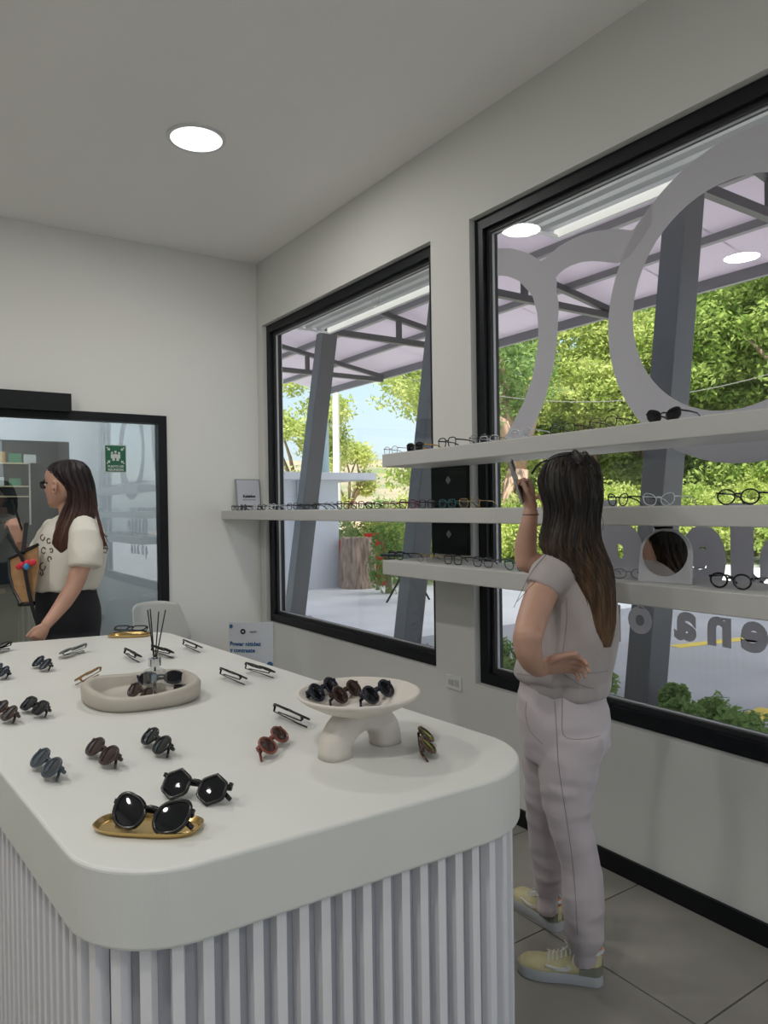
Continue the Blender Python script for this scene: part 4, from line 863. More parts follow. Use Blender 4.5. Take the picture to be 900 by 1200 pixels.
HEADT = [(-.004, .066, .020, .018), (.008, .082, .000, .032), (.022, .088, -.025, .043), (.042, .087, -.055, .053), (.060, .089, -.074, .059), (.080, .090, -.085, .065), (.100, .087, -.093, .069), (.118, .083, -.098, .072), (.134, .085, -.100, .074), (.150, .090, -.101, .074), (.172, .086, -.098, .072), (.194, .072, -.088, .066), (.212, .048, -.064, .052), (.224, .022, -.034, .032), (.230, .002, -.012, .010)]
def head(mb, org, fwd, sc=1.0, upv=UP):
    f_ = fwd.normalized(); u_ = (upv - f_ * upv.dot(f_)).normalized(); s_ = u_.cross(f_)
    def L(x, y, z): return org + (f_ * x + s_ * y + u_ * z) * sc
    rings = []
    for z, xf, xb, hw in HEADT:
        c = (xf + xb) / 2; a = (xf - xb) / 2
        rings.append([L(c + a * math.copysign(abs(math.cos(t_)) ** 0.9, math.cos(t_)), hw * math.copysign(abs(math.sin(t_)) ** 0.9, math.sin(t_)), z) for t_ in [2 * PI * k / 32 for k in range(32)]])
    mb.loft(rings)
    mb.tube([L(.082, 0, .130), L(.098, 0, .105), L(.104, 0, .088), L(.088, 0, .078)], [.007 * sc, .009 * sc, .012 * sc, .009 * sc], 12)
    for sg_ in (-1, 1): mb.ball(L(.094, .010 * sg_, .083), .008 * sc, 10, 6)
    mb.tube([L(.080, -.022, .060), L(.093, 0, .0625), L(.080, .022, .060)], [.004 * sc, .0068 * sc, .004 * sc], 10); mb.tube([L(.079, -.020, .050), L(.0915, 0, .049), L(.079, .020, .050)], [.004 * sc, .0072 * sc, .004 * sc], 10)
    mb.ball(L(.076, 0, .016), .016 * sc, 12, 8)
    for sg_ in (-1, 1):
        e_ = [L(-.008 + .016 * math.cos(t_), (.073 + .008 * (1 - math.cos(t_)) * .4) * sg_, .098 + .028 * math.sin(t_)) for t_ in [2 * PI * k / 14 for k in range(14)]]
        mb.tube(e_, .0052 * sc, 8, closed=True); mb.ball(L(-.006, .072 * sg_, .096), (.010 * sc,) * 3, 10, 6)
    return L
def hand(mb, wrist, d, n_, thumb=1, size=1.0, curl=(0.5, 0.6, 0.5), spread=0.05, curls=None, th=None):
    """d = towards the fingers, n_ = out of the palm, thumb = side of the thumb along d x n"""
    d = d.normalized(); n_ = (n_ - d * n_.dot(d)).normalized(); s_ = d.cross(n_) * thumb
    S_ = size; rings = []
    for x, hw, th_ in ((-.01, .024, .020), (.015, .027, .019), (.045, .036, .017), (.075, .040, .0145), (.090, .039, .012)):
        rings.append([wrist + d * (x * S_) + s_ * (hw * S_ * math.cos(t_)) + n_ * (th_ * S_ * math.sin(t_)) for t_ in [2 * PI * k / 20 for k in range(20)]])
    mb.loft(rings)
    for i, (off, ln, r) in enumerate(((.030, .070, .0088), (.010, .078, .0090), (-.011, .072, .0086), (-.030, .057, .0078))):
        cu = curls[i] if curls else curl; b_ = wrist + d * ((.086 - abs(off) * .12) * S_) + s_ * (off * S_); a = 0.0; dd = (d + s_ * (off * spread * 20)).normalized(); P = [b_ - dd * .012 * S_]; P.append(b_); c = b_
        for j, (fr_, an) in enumerate(zip((.45, .30, .25), cu)):
            a += an; v = dd * math.cos(a) + n_ * math.sin(a); c = c + v * (ln * fr_ * S_); P.append(c)
        rr = [r * S_ * 1.02, r * S_ * 1.02, r * S_ * .95, r * S_ * .88, r * S_ * .74]; mb.tube(P, rr, 10)
        for p_, r2 in zip(P[1:], rr[1:]): mb.ball(p_, r2, 10, 6)
    th = th or ((.55, .62, .30), (.75, .35, .45), (.9, .1, .35)); c = wrist + d * .020 * S_ + s_ * .022 * S_; P = [c]
    for (a_, b2, c2), ln in zip(th, (.040, .032, .026)): c = c + (d * a_ + s_ * b2 + n_ * c2).normalized() * ln * S_; P.append(c)
    rr = [.015 * S_, .012 * S_, .0100 * S_, .0085 * S_]; mb.tube(P, rr, 10)
    for p_, r2 in zip(P, rr): mb.ball(p_, r2, 10, 6)
def hairmat(name, c_low, c_high, z0, z1):
    m = bpy.data.materials.new(name); m.use_nodes = True; n = m.node_tree; b = n.nodes['Principled BSDF']; b.inputs['Roughness'].default_value = 0.5; b.inputs['Specular IOR Level'].default_value = 0.3
    tc = n.nodes.new('ShaderNodeTexCoord'); sx = n.nodes.new('ShaderNodeSeparateXYZ'); n.links.new(tc.outputs['Object'], sx.inputs[0]); mr = n.nodes.new('ShaderNodeMapRange'); mr.inputs[1].default_value = z0; mr.inputs[2].default_value = z1
    mp = n.nodes.new('ShaderNodeMapping'); mp.inputs['Scale'].default_value = (110, 110, 2.0); nz = n.nodes.new('ShaderNodeTexNoise'); nz.inputs['Scale'].default_value = 1.0; nz.inputs['Detail'].default_value = 3
    n.links.new(tc.outputs['Object'], mp.inputs[0]); n.links.new(mp.outputs[0], nz.inputs['Vector'])
    ad = n.nodes.new('ShaderNodeMath'); ad.operation = 'MULTIPLY_ADD'; ad.inputs[1].default_value = 1.1; n.links.new(nz.outputs['Fac'], ad.inputs[0]); n.links.new(sx.outputs[2], mr.inputs[0])
    sb = n.nodes.new('ShaderNodeMath'); sb.operation = 'SUBTRACT'; sb.inputs[1].default_value = 0.55; n.links.new(mr.outputs[0], sb.inputs[0]); n.links.new(sb.outputs[0], ad.inputs[2])
    r = n.nodes.new('ShaderNodeValToRGB'); r.color_ramp.elements[0].color = (*c_low, 1); r.color_ramp.elements[1].color = (*c_high, 1); n.links.new(ad.outputs[0], r.inputs[0]); n.links.new(r.outputs[0], b.inputs['Base Color'])
    bp = n.nodes.new('ShaderNodeBump'); bp.inputs['Strength'].default_value = 0.7; bp.inputs['Distance'].default_value = 0.004; n.links.new(nz.outputs['Fac'], bp.inputs['Height']); n.links.new(bp.outputs[0], b.inputs['Normal']); return m
def hair_mesh(tab, seed, amp=0.05, n=140):
    rng = np.random.default_rng(seed); ph = rng.uniform(0, 6.28, 6)
    def wob(t_, z): return amp * (0.5 * math.sin(9 * t_ + ph[0] + 4 * z) + 0.35 * math.sin(17 * t_ + ph[1] - 7 * z) + 0.25 * math.sin(31 * t_ + ph[2] + 9 * z) + 0.2 * math.sin(53 * t_ + ph[3]))
    mb = MB(); body_loft(mb, tab, n=n, step=0.010, wob=wob); return mb
def strands(tab, seed, cnt, r, m_, parent, org, ends=None):
    rng = np.random.default_rng(seed); rows = interp(tab, 0.02); q_ = MB()
    for k in range(cnt):
        t_ = rng.uniform(0, 2 * PI); i0 = rng.integers(1, max(2, int(len(rows) * 0.35))); i1 = rng.integers(int(len(rows) * 0.7), len(rows)); P = []
        for i in range(i0, i1, 2):
            a, b, py, w_, dr = rows[i]; c = at((a + b) / 2, py, w_); t2 = t_ + 0.05 * math.sin(i * 0.3 + k); P.append(c + RH * ((b - a) / 2 / FPX * w_ * 1.02 * math.cos(t2)) + FH * (dr * 1.02 * math.sin(t2)))
        if len(P) > 2: q_.tube(P, [r * .5] + [r] * (len(P) - 2) + [r * .3], 4)
    return q_.build('hair_strands', m_, parent, org=org, kind='stuff')
def cloth_fn(seed, amp, fx=7.0, fz=14.0, zlo=None):
    off = Vector((seed * 3.1, seed * 1.7, seed * 5.3))
    def fn(co):
        o_ = np.zeros(len(co), 'f')
        for i, c in enumerate(co):
            v = Vector((c[0] * fx, c[1] * fx, c[2] * fz)); a = amp(c[2]) if callable(amp) else amp
            o_[i] = a * ((1 - abs(noise.noise(v + off)) * 2.4) * 0.5 + 0.35 * noise.noise(v * 2.3 + off))
        return o_
    return fn
def shoe(parent, org, heel, toe, sc=1.0, left=1):
    d = Vector((toe.x - heel.x, toe.y - heel.y, 0)); L_ = d.length; a = math.atan2(d.y, d.x); e = bpy.data.objects.new('shoe', None); COL.objects.link(e); e.parent = parent; e.location = (heel.x - org[0], heel.y - org[1], 0 - org[2]); e.rotation_euler = (0, 0, a)
    def out(x): # half width along the sole, x in 0..1
        return 0.031 * (1 + 0.34 * math.exp(-((x - 0.70) / 0.2) ** 2)) * (1 if x < 0.88 else max(0.05, (1 - ((x - 0.88) / 0.12) ** 2)) ** 0.5) * (1 if x > 0.09 else max(0.10, 1 - ((0.09 - x) / 0.09) ** 2) ** 0.5) * 1.15
    N_ = 26; prof = [k / N_ for k in range(N_ + 1)]
    def soler(z, g_, lift=0.0): return [Vector((L_ * x, out(x) * g_, z + lift * max(0, x - 0.75) ** 2 * 8)) for x in prof] + [Vector((L_ * x, -out(x) * g_, z + lift * max(0, x - 0.75) ** 2 * 8)) for x in prof[::-1]]
    M_sole = mat('shoe_sole', (0.46, 0.47, 0.49), 0.6); M_up = mat('shoe_cream', (0.56, 0.50, 0.28), 0.55, var=0.06, vscale=25); M_ol = mat('shoe_olive', (0.20, 0.21, 0.15), 0.6)
    MB().loft([soler(0.001, 0.97, 0.008), soler(0.005, 1.0, 0.008), soler(0.027, 1.03, 0.006), soler(0.034, 0.99, 0.004)]).build('sole', M_sole, e, smooth='auto')
    MB().loft([soler(0.0005, 0.95, 0.008), soler(0.0009, 0.99, 0.008)]).build('outsole', M_ol, e, label='thin darker outsole')
    def ht(x): return 0.105 - 0.012 * math.exp(-((x - 0.16) / 0.10) ** 2) if x < 0.3 else (0.112 - (x - 0.3) * 0.16 if x < 0.5 else 0.080 - (x - 0.5) * 0.10 if x < 0.75 else (0.058 - (x - 0.75) * 0.03 if x < 0.90 else 0.0535 - (x - 0.90) * 0.16))
    rings = []
    for x in [0.01 + 0.97 * k / 34 for k in range(35)]:
        h_ = ht(x); w_ = out(x) * 0.96; rg = []
        for k in range(21):
            t_ = PI * k / 20; rg.append(Vector((L_ * x, w_ * math.cos(t_) * (1 - 0.25 * math.sin(t_) * (h_ > 0.06)), 0.030 + (h_ - 0.030) * math.sin(t_) ** 0.75)))
        rings.append(rg)
    MB().loft(rings).build('upper', M_up, e, smooth=True)
    # heel counter, collar, laces, swoosh-shaped side mark
    hc = []
    for k in range(13):
        x = 0.002 + 0.27 * (k / 12); w_ = out(x) * 1.0 + 0.001; hc.append([Vector((L_ * x, -w_, z)) for z in (0.034, 0.050, 0.066 - 0.016 * k / 12)])
    for s2 in (-1, 1):
        q_ = MB(); q_.loft([[Vector((p_.x, p_.y * -s2 * (1 - 0.10 * j / 2), p_.z)) for j, p_ in enumerate(r_)] + [Vector((p_.x, p_.y * -s2 * (1 - 0.10 * j / 2) * 0.9, p_.z)) for j, p_ in enumerate(r_)][::-1] for r_ in hc]); q_.build('heel_patch', M_ol, e, label='olive grey heel patch')
        q_ = MB(); sw = [(0.36, 0.050), (0.42, 0.040), (0.52, 0.040), (0.66, 0.055), (0.52, 0.048), (0.43, 0.050), (0.40, 0.058)]
        q_.loft([[Vector((L_ * x, s2 * (out(x) * 0.94 + dy_), z)) for x, z in sw] for dy_ in (-0.006, 0.003)]); q_.build('side_mark', mat('shoe_white', (0.62, 0.62, 0.58), 0.6), e, label='pale side mark')
    MB().tube([Vector((L_ * (0.17 + 0.165 * math.cos(t_)), 0.029 * math.sin(t_), 0.100 + 0.010 * math.cos(t_) ** 2 + 0.006 * math.cos(t_))) for t_ in [2 * PI * k / 20 for k in range(20)]], 0.0065, 8, closed=True).build('collar', mat('shoe_white', (0.62, 0.62, 0.58)), e, smooth=True)
    MB().ball((0.006, 0, 0.100), (0.008, 0.014, 0.014), 10, 8).build('pull_tab', mat('shoe_orange', (0.75, 0.22, 0.05), 0.6), e, smooth=True, label='orange heel tab')
    q_ = MB()
    for k in range(6):
        x = 0.36 + 0.052 * k; z = ht(x) - 0.001; q_.tube([(L_ * x, -0.026, z - 0.012), (L_ * x, -0.012, z + 0.001), (L_ * (x + 0.012), 0.012, z + 0.001), (L_ * (x + 0.012), 0.026, z - 0.012)], 0.003, 6)
    for s2 in (-1, 1): q_.tube([(L_ * .36, 0, .108), (L_ * .40, .022 * s2, .114), (L_ * .46, .030 * s2, .104), (L_ * .42, .012 * s2, .102), (L_ * .37, 0, .108)], 0.0026, 6); q_.tube([(L_ * .36, 0, .108), (L_ * .33, .03 * s2, .095), (L_ * .35, .036 * s2, .070)], 0.0022, 6)
    q_.build('laces', mat('shoe_white', (0.62, 0.62, 0.58)), e); return e

# ---------------------------------------------------------------- woman beside the shelves
o1 = at(662, 1100, 2.42); w1 = thing('person', 'woman in mauve sleeveless top and trousers seen from behind, raising a phone', 'person', (o1.x, o1.y, 0.0)); og = w1.location
M_top1 = mat('mauve_top', (0.40, 0.355, 0.345), 0.75, sheen=0.2, bump=0.06, bscale=250); M_pant1 = mat('mauve_trousers', (0.50, 0.44, 0.455), 0.8, sheen=0.2, bump=0.05, bscale=300)
mb = MB(); hf = (RH * -0.80 + FH * 0.60)
Lh = head(mb, at(666, 613, 2.43) + Vector((0, 0, 0.0)), hf + UP * 0.02, 0.99)
mb.tube([at(664, 612, 2.44), at(669, 650, 2.43)], [0.052, 0.060], 20)
mb.loft([ring(*r, n=32) for r in [(656, 684, 642, 2.42, .05), (652, 704, 660, 2.42, .085), (655, 706, 690, 2.42, .095), (652, 706, 740, 2.42, .095), (632, 700, 790, 2.41, .10), (632, 696, 850, 2.41, .10)]])
limb(mb, [V4(at(660, 668, 2.36), .046), V4(at(638, 690, 2.305), .050), V4(at(625, 722, 2.22), .047), V4(at(619, 745, 2.15), .044)]); limb(mb, [V4(at(618, 746, 2.15), .043), V4(at(619, 762, 2.16), .041), V4(at(623, 775, 2.18), .034), V4(at(630, 783, 2.21), .027), V4(at(634, 783, 2.225), .026)])
limb(mb, [V4(at(684, 672, 2.52), .045), V4(at(650, 668, 2.53), .043), V4(at(617, 658, 2.54), .037)]); limb(mb, [V4(at(616, 658, 2.54), .037), V4(at(616, 640, 2.54), .038), V4(at(619, 618, 2.53), .031), V4(at(622, 601, 2.53), .026)])
for tab in ([(645, 690, 850, 2.36, .08), (655, 685, 960, 2.32, .045), (670, 698, 1040, 2.30, .04), (678, 694, 1110, 2.30, .026), (678, 694, 1128, 2.30, .026)], [(628, 664, 850, 2.46, .06), (632, 648, 960, 2.525, .03), (636, 648, 1030, 2.575, .03), (636, 648, 1062, 2.58, .026), (636, 648, 1070, 2.58, .026)]): body_loft(mb, tab, n=20)
hand(mb, at(633, 783, 2.225), RH * 0.95 + FH * -0.02 + UP * 0.16, FH * -0.75 + UP * -0.55, thumb=-1, size=1.0, spread=0.015, curls=[(.30, .55, .4), (.38, .6, .4), (.48, .65, .5), (.6, .7, .5)], th=((.6, .5, .2), (.85, .3, .2), (.95, .1, .1)))
hand(mb, at(622, 600, 2.53), UP * 0.95 + RH * -0.12, RH * -0.85 + FH * -0.35, thumb=1, size=0.98, curls=[(.35, 1.2, .9), (.45, 1.25, .9), (.6, 1.3, .9), (.8, 1.3, .9)], th=((.75, .5, .45), (.85, .2, .6), (.95, 0, .3)))
me = remesh(mb, 0.0042, 2, 0.4); moveto(me, og); bd = link('body', me, M_skin, w1)
# top
mb = MB(); body_loft(mb, [(660, 683, 641, 2.42, .060), (651, 694, 646, 2.42, .085), (643, 706, 655, 2.41, .115), (638, 715, 668, 2.41, .135), (636, 720, 690, 2.41, .145), (634, 722, 715, 2.41, .150), (626, 723, 740, 2.41, .152), (612, 721, 762, 2.41, .150), (605, 716, 785, 2.41, .140), (607, 712, 792, 2.41, .136)], n=72)
body_loft(mb, [(615, 714, 780, 2.41, .125), (613, 713, 800, 2.41, .130), (620, 710, 810, 2.41, .125)], n=60)
mb.tube([at(672, 664, 2.38), at(655, 670, 2.335), at(641, 678, 2.315), at(635, 690, 2.305)], [.085, .072, .064, .059], 28)
me = remesh(mb, 0.0065, 5); displace(me, lambda co: cloth_fn(1, lambda z: 0.006 + 0.008 * max(0, min(1, (1.25 - z) * 4)), 7.0, 4.0)(co) + cloth_fn(2, lambda z: 0.008 * max(0, min(1, (1.28 - z) * 4)), 15.0, 3.0)(co)); moveto(me, og); tp1 = link('top', me, M_top1, w1)
q = MB(); hemz = [ring(606.5, 713.5, 788 + 0.0, 2.41, .1395, n=72), ring(607, 713, 791.5, 2.41, .1385, n=72)]
# trousers
mb = MB()
body_loft(mb, [(611, 706, 794, 2.41, .112), (608, 708, 812, 2.41, .125), (607, 712, 832, 2.41, .138), (610, 713.5, 850, 2.41, .145), (613, 711, 868, 2.41, .140), (617, 703, 886, 2.41, .120)], n=56)
body_loft(mb, [(632, 712, 856, 2.35, .098), (634, 705, 880, 2.345, .098), (634, 697, 905, 2.34, .092), (638, 692, 940, 2.33, .080), (643, 693, 965, 2.325, .074), (652, 699, 990, 2.32, .070), (660, 703, 1020, 2.31, .068), (661, 706, 1055, 2.30, .066), (663, 706, 1085, 2.30, .062), (667, 704, 1100, 2.30, .056), (670, 700, 1110, 2.30, .046), (671, 699, 1128, 2.30, .040)], n=48)
body_loft(mb, [(611, 680, 856, 2.47, .095), (614, 672, 880, 2.48, .092), (615, 664, 905, 2.49, .085), (618, 660, 950, 2.52, .075), (621, 658, 990, 2.55, .068), (625, 656, 1020, 2.57, .064), (627, 656, 1036, 2.58, .060), (631, 653, 1046, 2.58, .048), (632, 652, 1068, 2.58, .040)], n=48)
me = remesh(mb, 0.0065, 5)
def pant_folds(co):
    f1 = cloth_fn(4, lambda z: 0.005 + 0.009 * max(0, 1 - abs(z - 0.60) * 5) + 0.011 * max(0, 1 - abs(z - 0.17) * 7), 5.0, 13.0)(co); return f1 + cloth_fn(5, 0.006, 9.0, 3.5)(co)
displace(me, pant_folds); moveto(me, og); pt1 = link('trousers', me, M_pant1, w1)
def stitched(me_, og_, lines, r, off=0.0006):
    bv_ = BVHTree.FromPolygons([v.co.copy() for v in me_.vertices], [tuple(p_.vertices) for p_ in me_.polygons]); q_ = MB()
    for ln in lines:
        P = []
        for a_, b_ in smooth_path([(x, y) for x, y in ln], 8):
            d_ = ray(a_, b_).normalized(); h_ = bv_.ray_cast(EYE - Vector(og_), d_)
            if h_[0] is not None and (not P or (h_[0] + Vector(og_) - P[-1]).length < 0.03): P.append(h_[0] + Vector(og_) - d_ * off)
        if len(P) > 3: q_.tube(P, r, 5)
    return q_
M_seam = mat('mauve_seam', (0.27, 0.235, 0.24), 0.8)
stitched(pt1.data, og, [[(650, 822), (652, 850), (655, 900), (664, 960), (672, 1020), (677, 1095)], [(617, 822), (616, 838), (621, 856), (636, 872)], [(659, 816), (659, 832), (661, 862), (685, 866), (703, 862)], [(659, 816), (680, 819), (703, 816)]], 0.0011).build('seams', M_seam, w1, org=og, label='darker stitched seam lines')
stitched(tp1.data, og, [[(606, 789), (630, 792), (656, 786), (690, 789), (712, 786)], [(652, 784), (668, 795), (682, 803), (696, 807)], [(664, 700), (664, 730), (660, 760), (657, 784)]], 0.0012).build('top_seams', M_seam, w1, org=og, label='darker hem and seam lines')
# shoes
shoe(w1, og, on_z(707, 1152, 0.0) , on_z(607, 1136, 0.0)); shoe(w1, og, on_z(657, 1092, 0.0), on_z(604, 1052, 0.0))
# hair
H1 = [(660, 677, 530, 2.42, .022), (649, 689, 533, 2.42, .050), (640, 697, 541, 2.42, .074), (634, 702, 552, 2.42, .110), (631.5, 704, 568, 2.41, .118), (637, 704.5, 585, 2.39, .112), (640, 702, 602, 2.38, .104), (635, 701, 622, 2.36, .098), (633, 705, 640, 2.345, .092), (646, 713, 656, 2.33, .082), (664, 718, 672, 2.315, .070), (677, 720, 690, 2.295, .056), (686, 721, 710, 2.285, .044), (690, 721, 730, 2.28, .036), (696, 719, 746, 2.28, .028), (702, 716, 758, 2.28, .016)]
M_h1 = hairmat('hair_dark_ombre', (0.17, 0.095, 0.050), (0.006, 0.0045, 0.004), 1.00, 1.46)
mb = hair_mesh(H1, 5, 0.035); me = remesh(mb, 0.004, 1, 0.3); moveto(me, (og[0], og[1], 0)); hr = link('hair', me, M_h1, w1)
strands(H1, 6, 150, 0.0016, M_h1, w1, og)
q = MB()
for (a, b, c) in (((640, 650, 2.30), (622, 672, 2.28), (602, 712, 2.27)), ((645, 655, 2.29), (628, 680, 2.27), (606, 705, 2.26)), ((700, 640, 2.35), (716, 680, 2.33), (722, 725, 2.32)), ((703, 600, 2.36), (707, 612, 2.36), (706, 622, 2.36))):
    q.tube([Vector(v) for v in smooth_path([at(*a), at(*b), at(*c)], 8)], 0.0009, 4)
q.build('stray_hair', M_h1, w1, org=og)
MB().tube([at(622, 603, 2.53) + (RH * math.cos(t_) + FH * math.sin(t_)) * 0.0285 for t_ in [2 * PI * k / 24 for k in range(24)]], 0.0014, 6, closed=True).build('bracelet', M_bronze, w1, org=og, label='thin dark bracelet')
# sunglasses pushed up on the head
sgp = Lh(0.055, 0.0, 0.228); t = eyewear('sunglasses', 'black sunglasses pushed up on the dark-haired head of the standing woman', (0, 0, 0), 0, 'oval', 0.052, 0.040, 0.0028, A_black, L_brown, None)
yv = (-hf).normalized(); xv = yv.cross(UP).normalized(); R3 = Matrix((xv, yv, UP)).transposed().to_4x4() @ Matrix.Rotation(0.12, 4, 'X'); yv = (-RH * 0.80 + FH * 0.60).normalized(); xv = yv.cross(UP).normalized(); t.matrix_world = Matrix.Translation(at(683, 545, 2.345)) @ Matrix((xv, yv, UP)).transposed().to_4x4() @ Matrix.Rotation(-0.18, 4, 'X') @ Matrix.Scale(1.10, 4)
# her phone
ph = thing('smartphone', 'silver smartphone held up by the standing woman', 'phone', tuple(at(605, 563, 2.515)))
a = at(597, 538, 2.50); b = at(613, 589, 2.53); uz = (a - b).normalized(); nz_ = (RH * -0.35 + FH * -0.95); nz_ = (RH * 0.97 + FH * -0.24); nz_ = (nz_ - uz * nz_.dot(uz)).normalized(); ux = nz_.cross(uz)
ph.matrix_world = Matrix.Translation((a + b) / 2) @ Matrix((ux, nz_, uz)).transposed().to_4x4()
bevel(MB().box((0, 0, 0), (0.074, 0.0085, 0.156)).build('case', mat('phone_silver', (0.42, 0.40, 0.39), 0.3, metal=0.6), ph), 0.003, 3)
MB().box((0, -0.0047, 0), (0.068, 0.0006, 0.150)).build('screen', mat('phone_glass', (0.01, 0.01, 0.012), 0.05), ph)
bevel(MB().box((-0.016, 0.0055, 0.052), (0.034, 0.003, 0.036)).build('camera_bump', M_black, ph), 0.001)

# ---------------------------------------------------------------- woman at the far end of the island
o2 = at(84, 900, 3.74); w2 = thing('person', 'woman in cream cropped tee and black trousers in profile, holding a phone', 'person', (o2.x, o2.y, 0.0)); og = w2.location
M_tee = mat('cream_tee', (0.68, 0.65, 0.57), 0.8, bump=0.05, bscale=200); M_blk = mat('black_trousers', (0.010, 0.010, 0.014), 0.85)
mb = MB(); hf2 = (RH * -0.96 + FH * 0.27)
Lh2 = head(mb, at(75.5, 594, 3.72), hf2 - UP * 0.04, 1.0)
mb.tube([at(80, 590, 3.74), at(84, 612, 3.74)], [0.050, 0.056], 20)
mb.loft([ring(*r, n=32) for r in [(73, 97, 604, 3.74, .06), (60, 112, 618, 3.74, .10), (56, 112, 650, 3.74, .11), (54, 108, 690, 3.74, .11), (54, 104, 735, 3.74, .10)]])
limb(mb, [V4(at(101, 622, 3.62), .050), V4(at(98, 650, 3.59), .049), V4(at(92, 672, 3.57), .045), V4(at(86, 688, 3.55), .041)]); limb(mb, [V4(at(86, 688, 3.55), .041), V4(at(76, 704, 3.51), .038), V4(at(64, 720, 3.46), .030), V4(at(55, 731, 3.425), .025)])
limb(mb, [V4(at(62, 622, 3.86), .046), V4(at(50, 650, 3.90), .042), V4(at(38, 664, 3.88), .037)]); limb(mb, [V4(at(38, 664, 3.88), .036), V4(at(32, 654, 3.80), .035), V4(at(25, 640, 3.70), .027), V4(at(23, 634, 3.68), .024)])
body_loft(mb, [(62, 102, 735, 3.70, .05), (66, 102, 830, 3.66, .05), (72, 100, 900, 3.66, .055), (76, 96, 925, 3.66, .04), (76, 96, 942, 3.66, .04)], n=20); body_loft(mb, [(58, 98, 735, 3.82, .05), (62, 96, 830, 3.84, .05), (66, 94, 890, 3.84, .05), (70, 90, 924, 3.84, .04)], n=20)
hand(mb, at(55, 732, 3.42), RH * -0.45 + FH * -0.25 - UP * 0.80, FH * 0.6 - RH * 0.55 , thumb=-1, size=0.80, curls=[(.7, .9, .5)] * 4, th=((.7, .5, .3), (.9, .2, .2), (.95, .1, .1)))
hand(mb, at(23, 634, 3.67), UP * 0.95 - RH * 0.25, FH * 0.45 - RH * 0.8, thumb=-1, size=0.96, curls=[(.3, .9, .7), (.4, 1.0, .8), (.5, 1.0, .8), (.7, 1.1, .8)], th=((.75, .5, .45), (.85, .2, .6), (.95, 0, .3)))
me = remesh(mb, 0.0045, 2, 0.4); moveto(me, og); link('body', me, M_skin2, w2)
q = MB()
for sg_ in (-1, 1): q.ball(Lh2(.073, .031 * sg_, .119), .0125, 16, 10)
q.build('eyes', mat('eye_white', (0.7, 0.68, 0.65), 0.2), w2, smooth=True, org=og)
q = MB()
for sg_ in (-1, 1): q.ball(Lh2(.0835, .031 * sg_, .119), (.0035, .0035, .0055), 12, 8); q.tube([Lh2(.085, .014 * sg_, .140), Lh2(.088, .030 * sg_, .144), Lh2(.074, .048 * sg_, .139)], .0028, 6)
q.build('iris_and_brow', mat('dark_brow', (0.02, 0.012, 0.01), 0.5), w2, smooth=True, org=og)
q = MB(); q.tube([Lh2(.083, -.017, .0555), Lh2(.0955, 0, .0565), Lh2(.083, .017, .0555)], [.003, .0052, .003], 8); q.build('lips', mat('lip', (0.42, 0.13, 0.11), 0.4), w2, smooth=True, org=og)
# tee
mb = MB(); body_loft(mb, [(72, 98, 603, 3.74, .070), (62, 108, 609, 3.74, .110), (54, 117, 618, 3.74, .140), (47, 121, 632, 3.74, .155), (41, 122, 652, 3.74, .160), (38, 120, 670, 3.74, .155), (37, 116, 684, 3.74, .150), (40, 113, 690, 3.74, .148)], n=64)
mb.tube([at(98, 616, 3.66), at(100, 630, 3.60), at(100, 650, 3.575), at(99.5, 664, 3.56)], [.066, .074, .078, .076], 26); mb.tube([at(66, 618, 3.82), at(54, 640, 3.88), at(48, 652, 3.89)], [.06, .068, .068], 22)
me = remesh(mb, 0.007, 4); displace(me, cloth_fn(8, 0.013, 7.0, 5.0)); moveto(me, og); tee = link('tee', me, M_tee, w2)
# printed motifs: small dark curls set just proud of the cloth
bv = BVHTree.FromPolygons([v.co.copy() for v in me.vertices], [tuple(p_.vertices) for p_ in me.polygons])
q = MB(); random.seed(4)
for px, py, r in ((54, 618, 2.4), (58, 611, 2.0), (50, 630, 3.0), (57, 634, 2.6), (51, 645, 3.2), (58, 655, 2.6), (50, 664, 4.0), (49, 672, 2.2), (62, 606, 2.0), (60, 645, 2.2), (124, 636, 2.4), (123, 645, 2.6)):
    P = []
    for k in range(10):
        t_ = 2 * PI * k / 11 + px; d_ = ray(px + r * math.cos(t_) * 0.8, py + r * math.sin(t_) * (1.2 if k % 2 else 1)).normalized(); h_ = bv.ray_cast(EYE - Vector(og), d_)
        if h_[0] is not None: P.append(h_[0] + Vector(og) - d_ * 0.0015)
    if len(P) > 5 and max((a - b).length for a, b in zip(P, P[1:])) < 0.06: q.tube(P, 0.0030, 5)
if q.v: q.build('printed_motif', mat('print_brown', (0.10, 0.06, 0.05), 0.8), w2, org=og, label='small dark curled print')
mb = MB(); body_loft(mb, [(46, 109, 684, 3.74, .125), (44, 112, 697, 3.74, .140), (45, 116, 715, 3.74, .150), (46, 116, 735, 3.74, .150), (50, 113, 760, 3.74, .135)], n=48)
body_loft(mb, [(54, 112, 745, 3.67, .10), (58, 108, 800, 3.66, .09), (64, 106, 870, 3.66, .085), (68, 104, 925, 3.66, .080)], n=40); body_loft(mb, [(48, 106, 745, 3.82, .10), (52, 104, 800, 3.83, .09), (58, 100, 870, 3.84, .085), (62, 98, 912, 3.84, .080)], n=40)
me = remesh(mb, 0.009, 3); displace(me, cloth_fn(9, 0.004, 5, 9)); moveto(me, og); link('trousers', me, M_blk, w2)
